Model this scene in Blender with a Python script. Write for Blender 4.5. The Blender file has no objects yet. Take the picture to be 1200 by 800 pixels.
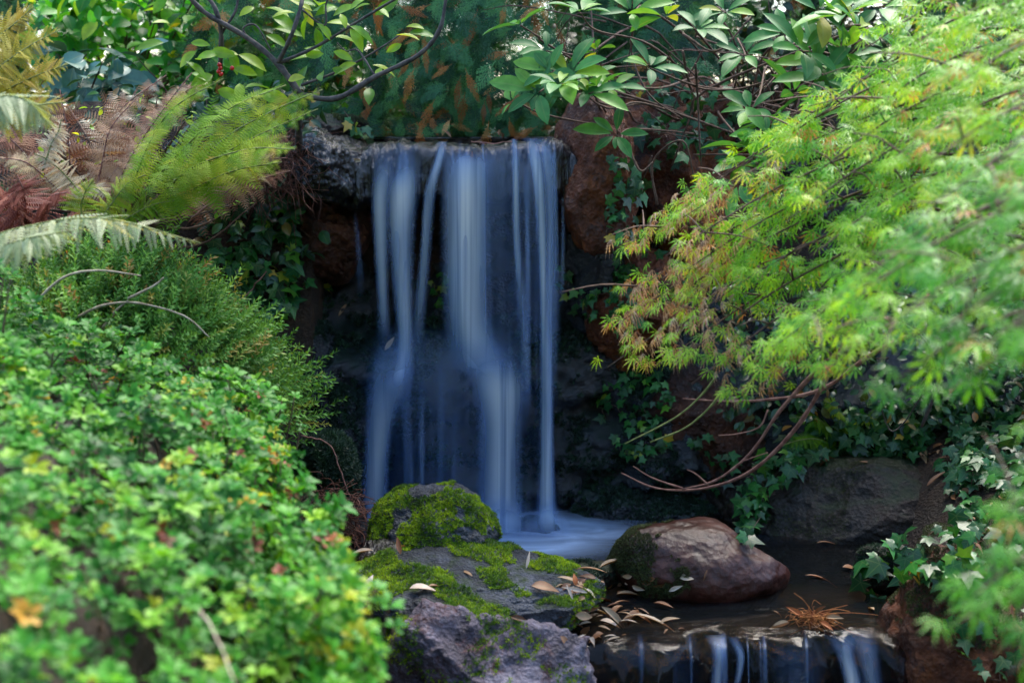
import bpy, math, random
import numpy as np
from mathutils import Vector, Matrix, noise
from mathutils.bvhtree import BVHTree
R = math.radians
rng = np.random.default_rng(7); random.seed(7)
sc = bpy.context.scene
col = sc.collection

# ------------------------------------------------------------------ camera, light, exposure
CAMZ = 1.19; PITCH = R(9.5); FPX = 1667.0
cd = bpy.data.cameras.new('camera'); cam = bpy.data.objects.new('camera', cd); col.objects.link(cam)
cam.location = (0, 0, CAMZ); cam.rotation_euler = (R(90) - PITCH, 0, 0)
cd.sensor_width = 36; cd.lens = 50; cd.clip_start = .05; cd.clip_end = 2000
cd.dof.use_dof = True; cd.dof.focus_distance = 3.62; cd.dof.aperture_fstop = 2.6; cd.dof.aperture_blades = 0
sc.camera = cam
SUN_EL, SUN_AZ = R(56), R(20)
w = bpy.data.worlds.new('World'); sc.world = w; w.use_nodes = True
wn = w.node_tree; bg = wn.nodes['Background']
sky = wn.nodes.new('ShaderNodeTexSky'); sky.sky_type = 'NISHITA'; sky.sun_disc = False
sky.sun_elevation = SUN_EL; sky.sun_rotation = SUN_AZ; sky.air_density = 1.0; sky.dust_density = .8; sky.ozone_density = 1.2
wn.links.new(sky.outputs[0], bg.inputs[0]); bg.inputs[1].default_value = .15
sd = bpy.data.lights.new('sun', 'SUN'); sun = bpy.data.objects.new('sun', sd); col.objects.link(sun)
sd.energy = 3.0; sd.angle = R(40); sd.color = (1, .93, .82)
sv = Vector((math.sin(SUN_AZ) * math.cos(SUN_EL), math.cos(SUN_AZ) * math.cos(SUN_EL), math.sin(SUN_EL)))
sun.rotation_euler = sv.to_track_quat('Z', 'Y').to_euler()
vs = sc.view_settings; vs.view_transform = 'Standard'; vs.look = 'None'; vs.exposure = 2.05; vs.gamma = 1
sc.cycles.max_bounces = 7; sc.cycles.diffuse_bounces = 3; sc.cycles.glossy_bounces = 2; sc.cycles.transmission_bounces = 4
sc.cycles.transparent_max_bounces = 14; sc.cycles.caustics_reflective = False; sc.cycles.caustics_refractive = False
sc.cycles.sample_clamp_indirect = 4; sc.cycles.use_denoising = True

CT, ST = math.cos(PITCH), math.sin(PITCH)
def ray(px, py):
    a, b = (px - 600) / FPX, (400 - py) / FPX
    return Vector((a, CT + b * ST, -ST + b * CT))
def at(px, py, Y):
    d = ray(px, py); t = Y / d.y
    return Vector((d.x * t, Y, CAMZ + d.z * t))
MPP = lambda Y: Y / FPX          # metres per photo pixel at depth Y

# ------------------------------------------------------------------ mesh helpers
def mesh_obj(name, V, F, mat, parent=None, origin=None, attrs=None, smooth=True):
    V = np.asarray(V, float).reshape(-1, 3); F = np.asarray(F, np.int32).reshape(-1, 3)
    org = np.array(parent.location) if parent is not None and origin is None else np.array(origin if origin is not None else (0, 0, 0), float)
    me = bpy.data.meshes.new(name)
    me.vertices.add(len(V)); me.vertices.foreach_set('co', (V - org).astype(np.float32).ravel())
    me.loops.add(F.size); me.loops.foreach_set('vertex_index', F.ravel())
    me.polygons.add(len(F)); me.polygons.foreach_set('loop_start', np.arange(0, F.size, 3, dtype=np.int32))
    me.polygons.foreach_set('loop_total', np.full(len(F), 3, np.int32))
    if smooth: me.polygons.foreach_set('use_smooth', np.ones(len(F), bool))
    for k, a in (attrs or {}).items():
        a = np.asarray(a, np.float32)
        if a.ndim == 1: me.attributes.new(k, 'FLOAT', 'POINT').data.foreach_set('value', a)
        else: me.attributes.new(k, 'FLOAT_VECTOR', 'POINT').data.foreach_set('vector', a.ravel())
    me.update(calc_edges=True); me.validate()
    me.materials.append(mat)
    o = bpy.data.objects.new(name, me); col.objects.link(o)
    if parent is not None: o.parent = parent
    else: o.location = org
    return o
def tag(o, label=None, cat=None, group=None, kind=None):
    if label: o['label'] = label
    if cat: o['category'] = cat
    if group: o['group'] = group
    if kind: o['kind'] = kind
    return o
def empty(name, loc, label, cat, group=None):
    o = bpy.data.objects.new(name, None); o.location = loc; o.empty_display_size = .05; col.objects.link(o)
    return tag(o, label, cat, group)

def nrm(a): return a / np.maximum(np.linalg.norm(a, axis=-1, keepdims=True), 1e-9)
def frames(D, N):
    """matrices whose columns are x, y=D (along), z~N"""
    D = nrm(np.asarray(D, float)); N = np.asarray(N, float)
    X = nrm(np.cross(D, N)); Z = np.cross(X, D)
    return np.stack([X, D, Z], axis=-1)
def place(tm, P, M, S, rnd=None):
    """many copies of template tm -> V, F, attrs"""
    tv, tf, tl = tm; n = len(P); S = np.asarray(S, float)
    if S.ndim == 1: S = S[:, None]
    sv_ = tv[None] * (S[:, None, :] if S.shape[1] == 3 else S[:, None])
    V = np.einsum('nij,nkj->nki', M, sv_) + np.asarray(P)[:, None]
    F = tf[None] + (np.arange(n) * len(tv))[:, None, None]
    rnd = rng.random(n) if rnd is None else np.asarray(rnd)
    return V.reshape(-1, 3), F.reshape(-1, 3), {'rnd': np.repeat(rnd, len(tv)), 'luv': np.tile(tl, (n, 1))}
def merge(parts):
    Vs, Fs, A = [], [], {}; off = 0
    for V, F, at_ in parts:
        Vs.append(V); Fs.append(np.asarray(F) + off); off += len(V)
        for k, a in at_.items(): A.setdefault(k, []).append(a)
    return np.concatenate(Vs), np.concatenate(Fs), {k: np.concatenate(a) for k, a in A.items()}
def smooth_path(pts, n=6):
    P = [np.array(p, float) for p in pts]
    if len(P) < 3: return np.array([P[0] + (P[-1] - P[0]) * t for t in np.linspace(0, 1, n + 1)])
    P = [2 * P[0] - P[1]] + P + [2 * P[-1] - P[-2]]; out = []
    for i in range(1, len(P) - 2):
        for t in np.linspace(0, 1, n, endpoint=False):
            a, b, c, d = P[i - 1:i + 3]
            out.append(.5 * ((2 * b) + (c - a) * t + (2 * a - 5 * b + 4 * c - d) * t * t + (3 * b - a - 3 * c + d) * t ** 3))
    out.append(P[-2]); return np.array(out)
def tube(pts, r0, r1, sides=6, n=6, wob=0.0, rnd=.5):
    C = smooth_path(pts, n); m = len(C)
    if wob: C[1:-1] += rng.normal(0, wob, (m - 2, 3))
    T = nrm(np.gradient(C, axis=0)); up = np.array([.13, .27, .95])
    A = nrm(np.cross(T, up)); B = np.cross(T, A)
    rad = np.linspace(r0, r1, m) * (1 + .12 * rng.normal(size=m).clip(-1.5, 1.5))
    th = np.arange(sides) * 2 * math.pi / sides
    V = C[:, None] + rad[:, None, None] * (np.cos(th)[None, :, None] * A[:, None] + np.sin(th)[None, :, None] * B[:, None])
    V = V.reshape(-1, 3); F = []
    for i in range(m - 1):
        for j in range(sides):
            a = i * sides + j; b = i * sides + (j + 1) % sides; c = a + sides; d = b + sides
            F += [(a, b, d), (a, d, c)]
    e = len(V); V = np.vstack([V, C[:1], C[-1:]])
    for j in range(sides):
        F += [(e, (j + 1) % sides, j), (e + 1, (m - 1) * sides + j, (m - 1) * sides + (j + 1) % sides)]
    return V, np.array(F), {'rnd': np.full(len(V), rnd), 'luv': np.zeros((len(V), 3))}

# ------------------------------------------------------------------ leaf templates (base at origin, along +Y, normal +Z)
def leaf_tm(width, shape, n=5, fold=.25, droop=.15, petiole=0.0):
    """shape(t)->0..1 half width; three columns folded at the midrib"""
    V, L, F = [], [], []
    ts = np.linspace(0, 1, n + 1)
    for t in ts:
        hw = width * .5 * shape(t); y = petiole + t * (1 - petiole)
        for s in (-1, 0, 1):
            V.append((s * hw, y, fold * abs(s) * hw - droop * t * t)); L.append((abs(s), t, 0))
    for i in range(n):
        a = i * 3
        for k in (0, 1):
            F += [(a + k, a + k + 1, a + k + 4), (a + k, a + k + 4, a + k + 3)]
    return np.array(V), np.array(F), np.array(L, float)
obov = lambda t: (math.sin(math.pi * min(1, t ** 1.35)) ** .75 if 0 < t < 1 else 0.02)
elli = lambda t: (math.sin(math.pi * t) ** .8 if 0 < t < 1 else 0.02)
lanc = lambda t: (math.sin(math.pi * t ** .8) ** 1.0 if 0 < t < 1 else 0.02)
def combine(tms):
    Vs, Fs, Ls, o = [], [], [], 0
    for V, F, L in tms: Vs.append(V); Fs.append(F + o); Ls.append(L); o += len(V)
    return np.concatenate(Vs), np.concatenate(Fs), np.concatenate(Ls)
def xf(tm, M, p=(0, 0, 0), s=1): return (tm[0] * s) @ np.array(M).T + np.array(p), tm[1], tm[2]
def rosette(leaf, k, tilt, lo=.75, seed=0):
    """k leaves round the +Z axis, tilt = angle above the horizontal"""
    r = np.random.default_rng(seed); out = []
    for i in range(k):
        a = i * 2.39996 + r.normal(0, .15); tl = tilt + r.normal(0, .18) + .35 * i / k
        d = np.array([math.cos(a) * math.cos(tl), math.sin(a) * math.cos(tl), math.sin(tl)])
        M = frames(d[None], np.array([[0, 0, 1.]]))[0]
        out.append(xf(leaf, M, d * .06, 1 - (1 - lo) * r.random() - .3 * i / k))
    return combine(out)
def ivy_tm():
    H = [(0.10, -.10), (.40, -.16), (.36, .10), (.56, .34), (.24, .46), (0, 1.0)]
    out = [(0, 0, 1)] + [(x, y, 0 if (x, y) in ((.40, -.16), (.56, .34), (0, 1.0)) else 1) for x, y in H] + [(-x, y, 0 if (x, y) in ((.40, -.16), (.56, .34)) else 1) for x, y in H[-2::-1]]
    V = [(0, .12, .03)]; L = [(0, 0, 0)]
    for x, y, v in out:
        r2 = x * x + (y - .1) ** 2; V.append((x, y, -.22 * r2 + (.04 if v else -.03))); L.append((v, r2, 0))
    n = len(out); F = [(0, 1 + i, 1 + (i + 1) % n) for i in range(n)]
    return np.array(V), np.array(F), np.array(L, float)
def maple_tm():
    V, F, L = [], [], []
    prof = [(0, .015), (.25, .025), (.36, .025), (.44, .10), (.46, .025), (.58, .085), (.60, .022), (.74, .06), (.76, .016), (1, 0.0)]
    for ang, ln in ((0, 1), (33, .93), (-33, .93), (66, .78), (-66, .78), (104, .5), (-104, .5)):
        a = R(ang); ax = np.array([math.sin(a), math.cos(a)]); sx = np.array([ax[1], -ax[0]]); o = len(V)
        for t, hw in prof:
            for s in (-1, 0, 1):
                fwd = .05 if hw > .07 else 0
                p = ax * (t + abs(s) * fwd) * ln + sx * s * hw * ln
                r = t * ln; V.append((p[0], p[1], -.34 * r * r + .25 * abs(s) * hw)); L.append((abs(s), t, 0))
        for i in range(len(prof) - 1):
            b = o + i * 3
            for k in (0, 1): F += [(b + k, b + k + 1, b + k + 4), (b + k, b + k + 4, b + k + 3)]
    return np.array(V), np.array(F), np.array(L, float)
def pinna_tm(n=13, hwk=.27):
    V, F, L = [], [], []
    for i in range(n):
        t = (i + .5) / n; ln = .125 * (1 - t) ** .7 * (1 if t > .08 else .7) + .012; hw = hwk / n
        for s in (-1, 1):
            o = len(V)
            V += [(0, t - hw, 0), (0, t + hw, 0), (s * ln, t + .05 + hw * .3, -.02), (s * ln * .8, t + .02 - hw, -.01)]
            L += [(0, t, 0), (0, t, 0), (1, t, 0), (1, t, 0)]
            F += [(o, o + 3, o + 2), (o, o + 2, o + 1)] if s > 0 else [(o, o + 2, o + 3), (o, o + 1, o + 2)]
    V = np.array(V); V[:, 2] -= .10 * V[:, 1] ** 2
    return V, np.array(F), np.array(L, float)
def spray_tm(seed=0):
    """flat scale-leaved conifer spray"""
    r = np.random.default_rng(seed); V, F, L = [], [], []
    def strip(p, d, ln, w):
        s = np.array([d[1], -d[0]]); o = len(V); q = p + d * ln * .55; e = p + d * ln
        for a, b, t in ((p, .6, 0), (q, 1, .5), (e, .15, 1)):
            for k in (-1, 1):
                c = a + s * k * w * b; V.append((c[0], c[1], 0)); L.append((0.5, t, 0))
        F.extend([(o, o + 1, o + 3), (o, o + 3, o + 2), (o + 2, o + 3, o + 5), (o + 2, o + 5, o + 4)])
    def rot(d, a): return np.array([d[0] * math.cos(a) - d[1] * math.sin(a), d[0] * math.sin(a) + d[1] * math.cos(a)])
    d = np.array([0, 1.]); strip(np.zeros(2), d, 1, .022)
    for i in range(8):
        t = .12 + .8 * i / 8
        for s in (-1, 1):
            tt = t + (0.045 if s > 0 else 0); ln = .5 * (1 - tt) + .08; dd = rot(d, s * (R(42) + r.normal(0, .08))); p = d * tt
            strip(p, dd, ln, .013)
            m = int(ln / .105)
            for j in range(m):
                u = (j + .8) / (m + .6)
                for s2 in (-1, 1):
                    strip(p + dd * ln * u, rot(dd, s2 * R(38)), ln * .34 * (1 - u * .6), .011)
    V = np.array(V); V[:, 0] *= .75; V[:, 2] = -.18 * V[:, 1] ** 2 - .35 * V[:, 0] ** 2 + r.normal(0, .006, len(V))
    return V, np.array(F), np.array(L, float)
def tuft_tm(k=9, seed=0, ln=1.0, wd=.10):
    r = np.random.default_rng(seed); V, F, L = [], [], []
    for i in range(k):
        a = r.random() * 6.283; tl = R(25) + r.random() * R(60); d = np.array([math.cos(a) * math.cos(tl), math.sin(a) * math.cos(tl), math.sin(tl)])
        s = np.array([-math.sin(a), math.cos(a), 0]); l = ln * (.6 + .5 * r.random()); o = len(V)
        V += [s * -wd * .5, s * wd * .5, d * l * .6 + s * wd * .4, d * l * .6 - s * wd * .4, d * l + np.array([0, 0, -.15 * l])]
        L += [(0, 0, 0), (0, 0, 0), (.5, .6, 0), (.5, .6, 0), (1, 1, 0)]; F += [(o, o + 1, o + 2), (o, o + 2, o + 3), (o + 3, o + 2, o + 4)]
    return np.array(V), np.array(F), np.array(L, float)
def sprig_tm(n=22, seed=0, leaf=.17, wd=.022):
    """thin stem with needle leaves, along +Y"""
    r = np.random.default_rng(seed); V, F, L = [], [], []
    for i in range(n):
        t = .12 + .88 * i / n; a = i * 2.4; c, s = math.cos(a), math.sin(a); up = .65
        d = np.array([c * math.cos(up), math.sin(up), s * math.cos(up)]); w = np.cross(d, (0, 1, 0)); w = w / np.linalg.norm(w) * wd
        l = leaf * (1 - .35 * t) * (.8 + .4 * r.random()); p = np.array([0, t * .95, 0]); o = len(V)
        V += [p - w * .3, p + w * .3, p + d * l * .6 + w, p + d * l * .6 - w, p + d * l]
        L += [(.4, 0, 0)] * 2 + [(.7, .6, 0)] * 2 + [(1, 1, 0)]; F += [(o, o + 1, o + 2), (o, o + 2, o + 3), (o + 3, o + 2, o + 4)]
    o = len(V); V += [np.array(v) for v in ((-.008, 0, 0), (.008, 0, 0), (.004, 1, 0), (-.004, 1, 0))]; L += [(0, 0, 0)] * 4; F += [(o, o + 1, o + 2), (o, o + 2, o + 3)]
    return np.array(V), np.array(F), np.array(L, float)

# ------------------------------------------------------------------ materials
def new_mat(name):
    m = bpy.data.materials.new(name); m.use_nodes = True; nt = m.node_tree
    return m, nt, nt.nodes['Principled BSDF'], nt.nodes['Material Output']
def N(nt, t, **k):
    n = nt.nodes.new(t)
    for a, v in k.items():
        if a in n.inputs: n.inputs[a].default_value = v
        else: setattr(n, a, v)
    return n
def ramp(nt, fac, stops):
    r = nt.nodes.new('ShaderNodeValToRGB'); e = r.color_ramp.elements
    while len(e) < len(stops): e.new(.5)
    for i, (p, c) in enumerate(stops): e[i].position = p; e[i].color = (*c, 1) if len(c) == 3 else c
    nt.links.new(fac, r.inputs[0]); return r.outputs[0]
def g(v): return (v, v, v)
def mixc(nt, f, a, b, blend='MIX'):
    m = nt.nodes.new('ShaderNodeMix'); m.data_type = 'RGBA'; m.blend_type = blend
    for s, v in ((m.inputs[0], f), (m.inputs[6], a), (m.inputs[7], b)):
        if isinstance(v, (int, float)): s.default_value = v
        elif isinstance(v, tuple): s.default_value = (*v, 1)
        else: nt.links.new(v, s)
    return m.outputs[2]
def math_(nt, op, a, b=None, c=None, clamp=False):
    m = nt.nodes.new('ShaderNodeMath'); m.operation = op; m.use_clamp = clamp
    for i, v in enumerate((a, b, c)):
        if v is None: continue
        if isinstance(v, (int, float)): m.inputs[i].default_value = v
        else: nt.links.new(v, m.inputs[i])
    return m.outputs[0]
def leaf_mat(name, stops, rough=.38, trans=.35, rib=.25, edge=None, spec=.5, yellow=(1.6, 1.25, .5)):
    m, nt, p, out = new_mat(name); L = nt.links.new
    a = N(nt, 'ShaderNodeAttribute', attribute_name='rnd'); lu = N(nt, 'ShaderNodeAttribute', attribute_name='luv')
    sp = nt.nodes.new('ShaderNodeSeparateXYZ'); L(lu.outputs['Vector'], sp.inputs[0])
    c = ramp(nt, a.outputs['Fac'], stops)
    geo = N(nt, 'ShaderNodeTexCoord'); nz = N(nt, 'ShaderNodeTexNoise', Scale=45.0, Detail=3.0); L(geo.outputs['Object'], nz.inputs['Vector'])
    v = math_(nt, 'MULTIPLY_ADD', nz.outputs['Fac'], .9, .55); c = mixc(nt, 1.0, c, v, 'MULTIPLY')
    if rib:
        rb = ramp(nt, sp.outputs['X'], [(0, g(rib)), (.14, g(0))]); c = mixc(nt, rb, c, (.30, .38, .12))
    if edge:
        ed = ramp(nt, sp.outputs['Y'], [(.55, g(0)), (1, g(.8))]); c = mixc(nt, ed, c, edge)
    L(c, p.inputs['Base Color']); p.inputs['Roughness'].default_value = rough; p.inputs['Specular IOR Level'].default_value = spec
    bp = N(nt, 'ShaderNodeBump', Strength=.25, Distance=.002); L(nz.outputs['Fac'], bp.inputs['Height']); L(bp.outputs[0], p.inputs['Normal'])
    if trans:
        tr = N(nt, 'ShaderNodeBsdfTranslucent'); tc = mixc(nt, 1.0, c, yellow, 'MULTIPLY'); L(tc, tr.inputs[0])
        mx = N(nt, 'ShaderNodeMixShader'); mx.inputs[0].default_value = trans
        L(p.outputs[0], mx.inputs[1]); L(tr.outputs[0], mx.inputs[2]); L(mx.outputs[0], out.inputs[0])
    return m
def bark_mat(name, c1, c2, scale=60, rough=.8):
    m, nt, p, out = new_mat(name); L = nt.links.new
    tc = N(nt, 'ShaderNodeTexCoord'); nz = N(nt, 'ShaderNodeTexNoise', Scale=float(scale), Detail=6.0); L(tc.outputs['Object'], nz.inputs['Vector'])
    L(ramp(nt, nz.outputs['Fac'], [(.35, c1), (.65, c2)]), p.inputs['Base Color']); p.inputs['Roughness'].default_value = rough
    bp = N(nt, 'ShaderNodeBump', Strength=.6, Distance=.004); L(nz.outputs['Fac'], bp.inputs['Height']); L(bp.outputs[0], p.inputs['Normal']); return m
def rock_mat(name, cols, rough=(.5, .8), scale=7, bump=.5, moss=None, wetness=0, streak=False, lichen=None, fine=1.0):
    """cols: dark, mid, light. moss: (colour, upness threshold). wet stone is glossier in irregular areas"""
    m, nt, p, out = new_mat(name); L = nt.links.new
    tc = N(nt, 'ShaderNodeTexCoord'); co = tc.outputs['Object']
    n1 = N(nt, 'ShaderNodeTexNoise', Scale=float(scale), Detail=10.0, Roughness=.65, Distortion=.4); L(co, n1.inputs['Vector'])
    n2 = N(nt, 'ShaderNodeTexNoise', Scale=scale * 7.0, Detail=10.0, Roughness=.75); L(co, n2.inputs['Vector'])
    vo = N(nt, 'ShaderNodeTexVoronoi', Scale=scale * 14.0); L(co, vo.inputs['Vector'])
    c = ramp(nt, n1.outputs['Fac'], [(.30, cols[0]), (.5, cols[1]), (.72, cols[2])])
    sp = ramp(nt, n2.outputs['Fac'], [(.32, g(.35)), (.55, g(1)), (.75, g(1.7))]); c = mixc(nt, .8, c, sp, 'MULTIPLY')
    if lichen:
        n4 = N(nt, 'ShaderNodeTexNoise', Scale=scale * 1.7, Detail=12.0, Roughness=.8); L(co, n4.inputs['Vector'])
        c = mixc(nt, ramp(nt, n4.outputs['Fac'], [(.52, g(0)), (.62, g(.85))]), c, lichen)
    if moss:
        ge = N(nt, 'ShaderNodeNewGeometry'); s3 = nt.nodes.new('ShaderNodeSeparateXYZ'); L(ge.outputs['Normal'], s3.inputs[0])
        n3 = N(nt, 'ShaderNodeTexNoise', Scale=scale * 1.3, Detail=9.0, Roughness=.7); L(co, n3.inputs['Vector'])
        k = math_(nt, 'MULTIPLY_ADD', n3.outputs['Fac'], 1.6, s3.outputs['Z'])
        k = math_(nt, 'MULTIPLY', math_(nt, 'SUBTRACT', k, moss[1]), 4.0, clamp=True)
        c = mixc(nt, k, c, moss[0])
    L(c, p.inputs['Base Color'])
    rr = ramp(nt, n1.outputs['Fac'], [(.35, g(rough[0])), (.65, g(rough[1]))]); L(rr, p.inputs['Roughness'])
    if wetness:
        p.inputs['Specular IOR Level'].default_value = .5 if wetness > .6 else .35; p.inputs['Coat Weight'].default_value = wetness; p.inputs['Coat Roughness'].default_value = .12; p.inputs['Coat IOR'].default_value = 1.38
    h = math_(nt, 'MULTIPLY_ADD', n2.outputs['Fac'], .45 * fine, math_(nt, 'MULTIPLY_ADD', vo.outputs['Distance'], .25 * fine, n1.outputs['Fac']))
    if streak:
        mp = N(nt, 'ShaderNodeMapping'); mp.inputs['Scale'].default_value = (75, 30, 7); L(co, mp.inputs[0])
        ns = N(nt, 'ShaderNodeTexNoise', Scale=1.0, Detail=4.0, Distortion=1.2); L(mp.outputs[0], ns.inputs['Vector'])
        h = math_(nt, 'MULTIPLY_ADD', ns.outputs['Fac'], 1.1, h)
    bp = N(nt, 'ShaderNodeBump', Strength=bump, Distance=.012 if wetness > .8 else .03); L(h, bp.inputs['Height']); L(bp.outputs[0], p.inputs['Normal'])
    if wetness: L(bp.outputs[0], p.inputs['Coat Normal'])
    return m

M = {}
M['soil'] = rock_mat('soil', [(.012, .007, .004), (.035, .018, .009), (.08, .04, .018)], (.6, .9), 9, .9, moss=((.02, .035, .006), 2.2))
M['cliff'] = rock_mat('wet_dark_stone', [(.004, .006, .010), (.010, .015, .024), (.035, .02, .014)], (.10, .25), 9, 1.0, moss=((.006, .020, .012), 1.35), wetness=1, fine=1.2)  # blue of the shade is tinted into the dark wet stone's colour
M['wet'] = rock_mat('wet_ledge_stone', [(.004, .004, .006), (.010, .008, .009), (.03, .014, .010)], (.10, .22), 7, .9, wetness=1, streak=True, fine=.5)
M['rust'] = rock_mat('rust_stone', [(.03, .008, .003), (.16, .04, .010), (.40, .12, .03)], (.4, .7), 6, .9, wetness=.35, lichen=(.02, .018, .022))
M['rust_dark'] = rock_mat('dark_rust_stone', [(.012, .004, .002), (.07, .018, .007), (.20, .06, .02)], (.35, .6), 6, .9, wetness=.6)
M['brown'] = rock_mat('brown_boulder_stone', [(.014, .005, .004), (.06, .015, .009), (.12, .033, .02)], (.35, .55), 5, .3, lichen=(.05, .028, .03), moss=((.02, .03, .008), 2.1), wetness=.3)
M['grey'] = rock_mat('grey_pink_stone', [(.04, .034, .045), (.18, .15, .19), (.42, .39, .47)], (.5, .75), 8, .9, lichen=(.14, .055, .045), wetness=.15)
M['mossrock'] = rock_mat('mossy_grey_stone', [(.018, .020, .024), (.07, .075, .09), (.22, .23, .28)], (.5, .75), 10, 1.0, moss=((.035, .06, .008), 1.75), wetness=.2)
M['dark'] = rock_mat('dark_boulder_stone', [(.006, .005, .004), (.022, .013, .008), (.05, .024, .013)], (.45, .65), 6, .6, moss=((.014, .024, .006), 1.5), wetness=.3)
M['moss_bright'] = leaf_mat('bright_moss', [(0, (.02, .06, .004)), (.45, (.09, .22, .006)), (1, (.40, .56, .012))], .7, .3, 0)
M['moss_dark'] = leaf_mat('dark_moss', [(0, (.006, .02, .012)), (.6, (.014, .045, .022)), (1, (.03, .09, .035))], .6, .2, 0)
M['moss_olive'] = leaf_mat('olive_moss', [(0, (.02, .03, .008)), (.6, (.05, .07, .015)), (1, (.10, .12, .03))], .7, .2, 0)
M['azalea'] = leaf_mat('azalea_leaves', [(0, (.010, .085, .010)), (.3, (.028, .19, .016)), (.6, (.075, .31, .02)), (.88, (.22, .43, .014)), (.93, (.55, .36, .02)), (.965, (.30, .06, .03)), (1, (.10, .035, .03))], .48, .38, .04, spec=.26)
M['lith'] = leaf_mat('needle_leaves', [(0, (.04, .13, .02)), (.5, (.10, .28, .045)), (.9, (.20, .40, .07)), (1, (.35, .2, .06))], .55, .35, 0, spec=.3)
M['ivy'] = leaf_mat('ivy_leaves', [(0, (.008, .045, .014)), (.5, (.014, .10, .024)), (.8, (.03, .19, .025)), (.95, (.13, .32, .02)), (1, (.45, .3, .02))], .36, .2, .25, spec=.5)
M['rhodo'] = leaf_mat('rhododendron_leaves', [(0, (.035, .16, .04)), (.6, (.07, .26, .06)), (.9, (.16, .38, .04)), (.97, (.3, .38, .04)), (1, (.5, .22, .03))], .45, .35, .3, spec=.3)
M['maple'] = leaf_mat('laceleaf_maple_leaves', [(0, (.05, .28, .015)), (.35, (.15, .48, .02)), (.75, (.38, .66, .03)), (.93, (.6, .6, .05)), (1, (.6, .24, .04))], .38, .42, .0, spec=.6)
M['maple_dry'] = leaf_mat('withered_maple_tips', [(0, (.35, .14, .05)), (.5, (.5, .32, .2)), (1, (.62, .45, .36))], .6, .3, 0)
M['fern'] = leaf_mat('green_fern', [(0, (.04, .13, .005)), (.5, (.13, .29, .006)), (.85, (.30, .38, .01)), (1, (.36, .24, .03))], .6, .4, 0, spec=.2)
M['fern_y'] = leaf_mat('yellowing_fern', [(0, (.16, .18, .008)), (.6, (.33, .30, .02)), (1, (.36, .2, .03))], .6, .45, 0, spec=.2)
M['fern_p'] = leaf_mat('pale_fern', [(0, (.14, .22, .09)), (.6, (.26, .34, .17)), (1, (.4, .42, .25))], .5, .4, 0)
M['fern_b'] = leaf_mat('withered_fern', [(0, (.14, .04, .022)), (.5, (.26, .10, .05)), (.8, (.42, .24, .12)), (1, (.5, .4, .28))], .7, .25, 0)
M['fern_t'] = leaf_mat('tan_fern', [(0, (.30, .17, .09)), (.6, (.45, .30, .19)), (1, (.5, .42, .22))], .7, .3, 0)
M['fern_r'] = leaf_mat('rusty_fern', [(0, (.12, .02, .012)), (.6, (.24, .05, .025)), (1, (.3, .12, .06))], .7, .25, 0)
M['fern_w'] = leaf_mat('bleached_fern', [(0, (.45, .38, .25)), (1, (.6, .55, .38))], .7, .25, 0)
M['thuja'] = leaf_mat('conifer_foliage', [(0, (.012, .06, .03)), (.5, (.035, .17, .06)), (1, (.12, .36, .10))], .5, .35, 0)
M['thuja_dead'] = leaf_mat('withered_conifer_foliage', [(0, (.22, .06, .015)), (.6, (.50, .19, .04)), (1, (.65, .36, .12))], .6, .25, 0)
M['bright'] = leaf_mat('bright_shrub_leaves', [(0, (.015, .11, .02)), (.4, (.04, .30, .03)), (.8, (.12, .50, .03)), (.95, (.3, .55, .04)), (1, (.55, .5, .05))], .35, .5, .2, spec=.4)
M['yg'] = leaf_mat('yellow_green_leaves', [(0, (.10, .28, .02)), (.7, (.25, .48, .03)), (1, (.5, .55, .05))], .35, .5, .3)
M['gloss'] = leaf_mat('blue_green_leaves', [(0, (.03, .12, .08)), (1, (.09, .22, .17))], .45, .1, .3, spec=.4)
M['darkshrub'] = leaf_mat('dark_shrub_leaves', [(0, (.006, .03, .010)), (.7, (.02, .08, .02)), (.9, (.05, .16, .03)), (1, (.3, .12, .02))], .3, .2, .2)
M['litter'] = leaf_mat('dry_leaves', [(0, (.14, .05, .02)), (.3, (.32, .14, .06)), (.6, (.5, .36, .22)), (.85, (.68, .56, .46)), (1, (.5, .14, .03))], .5, .2, .25)
M['twig'] = bark_mat('twig_bark', (.05, .026, .016), (.16, .09, .06))
M['bark'] = bark_mat('grey_bark', (.03, .026, .026), (.11, .09, .08))
M['redtwig'] = bark_mat('reddish_maple_twig', (.16, .06, .045), (.34, .17, .13))
M['greentwig'] = bark_mat('green_twig', (.10, .13, .03), (.25, .27, .08))
M['rootm'] = bark_mat('fibrous_root', (.05, .014, .009), (.17, .06, .035))
M['pale'] = bark_mat('dry_stalk', (.25, .2, .13), (.45, .38, .28))
M['berry'] = leaf_mat('red_berry', [(0, (.45, .01, .01)), (1, (.6, .02, .01))], .2, 0, 0)

# ------------------------------------------------------------------ solids that things can rest on
solids = []
def add_solid(V, F): solids.append(BVHTree.FromPolygons([tuple(v) for v in V], [tuple(int(i) for i in f) for f in F]))
def cast(o, d, maxd=30):
    best = None
    for b in solids:
        h = b.ray_cast(o, d, maxd)
        if h[0] is not None and (best is None or h[3] < best[2]): best = (h[0], h[1], h[3])
    return best
def hit(px, py):
    h = cast(cam.location, ray(px, py).normalized())
    if h is None: return None
    n = h[1]
    if n.dot(ray(px, py)) > 0: n = -n
    return h[0], n
def ico(sub):
    me = bpy.data.meshes.new('t'); import bmesh
    b = bmesh.new(); bmesh.ops.create_icosphere(b, subdivisions=sub, radius=1); b.to_mesh(me); b.free()
    V = np.empty(len(me.vertices) * 3); me.vertices.foreach_get('co', V); F = np.empty(len(me.loops), np.int32); me.loops.foreach_get('vertex_index', F)
    bpy.data.meshes.remove(me); return V.reshape(-1, 3), F.reshape(-1, 3)
ICO = {}
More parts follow.
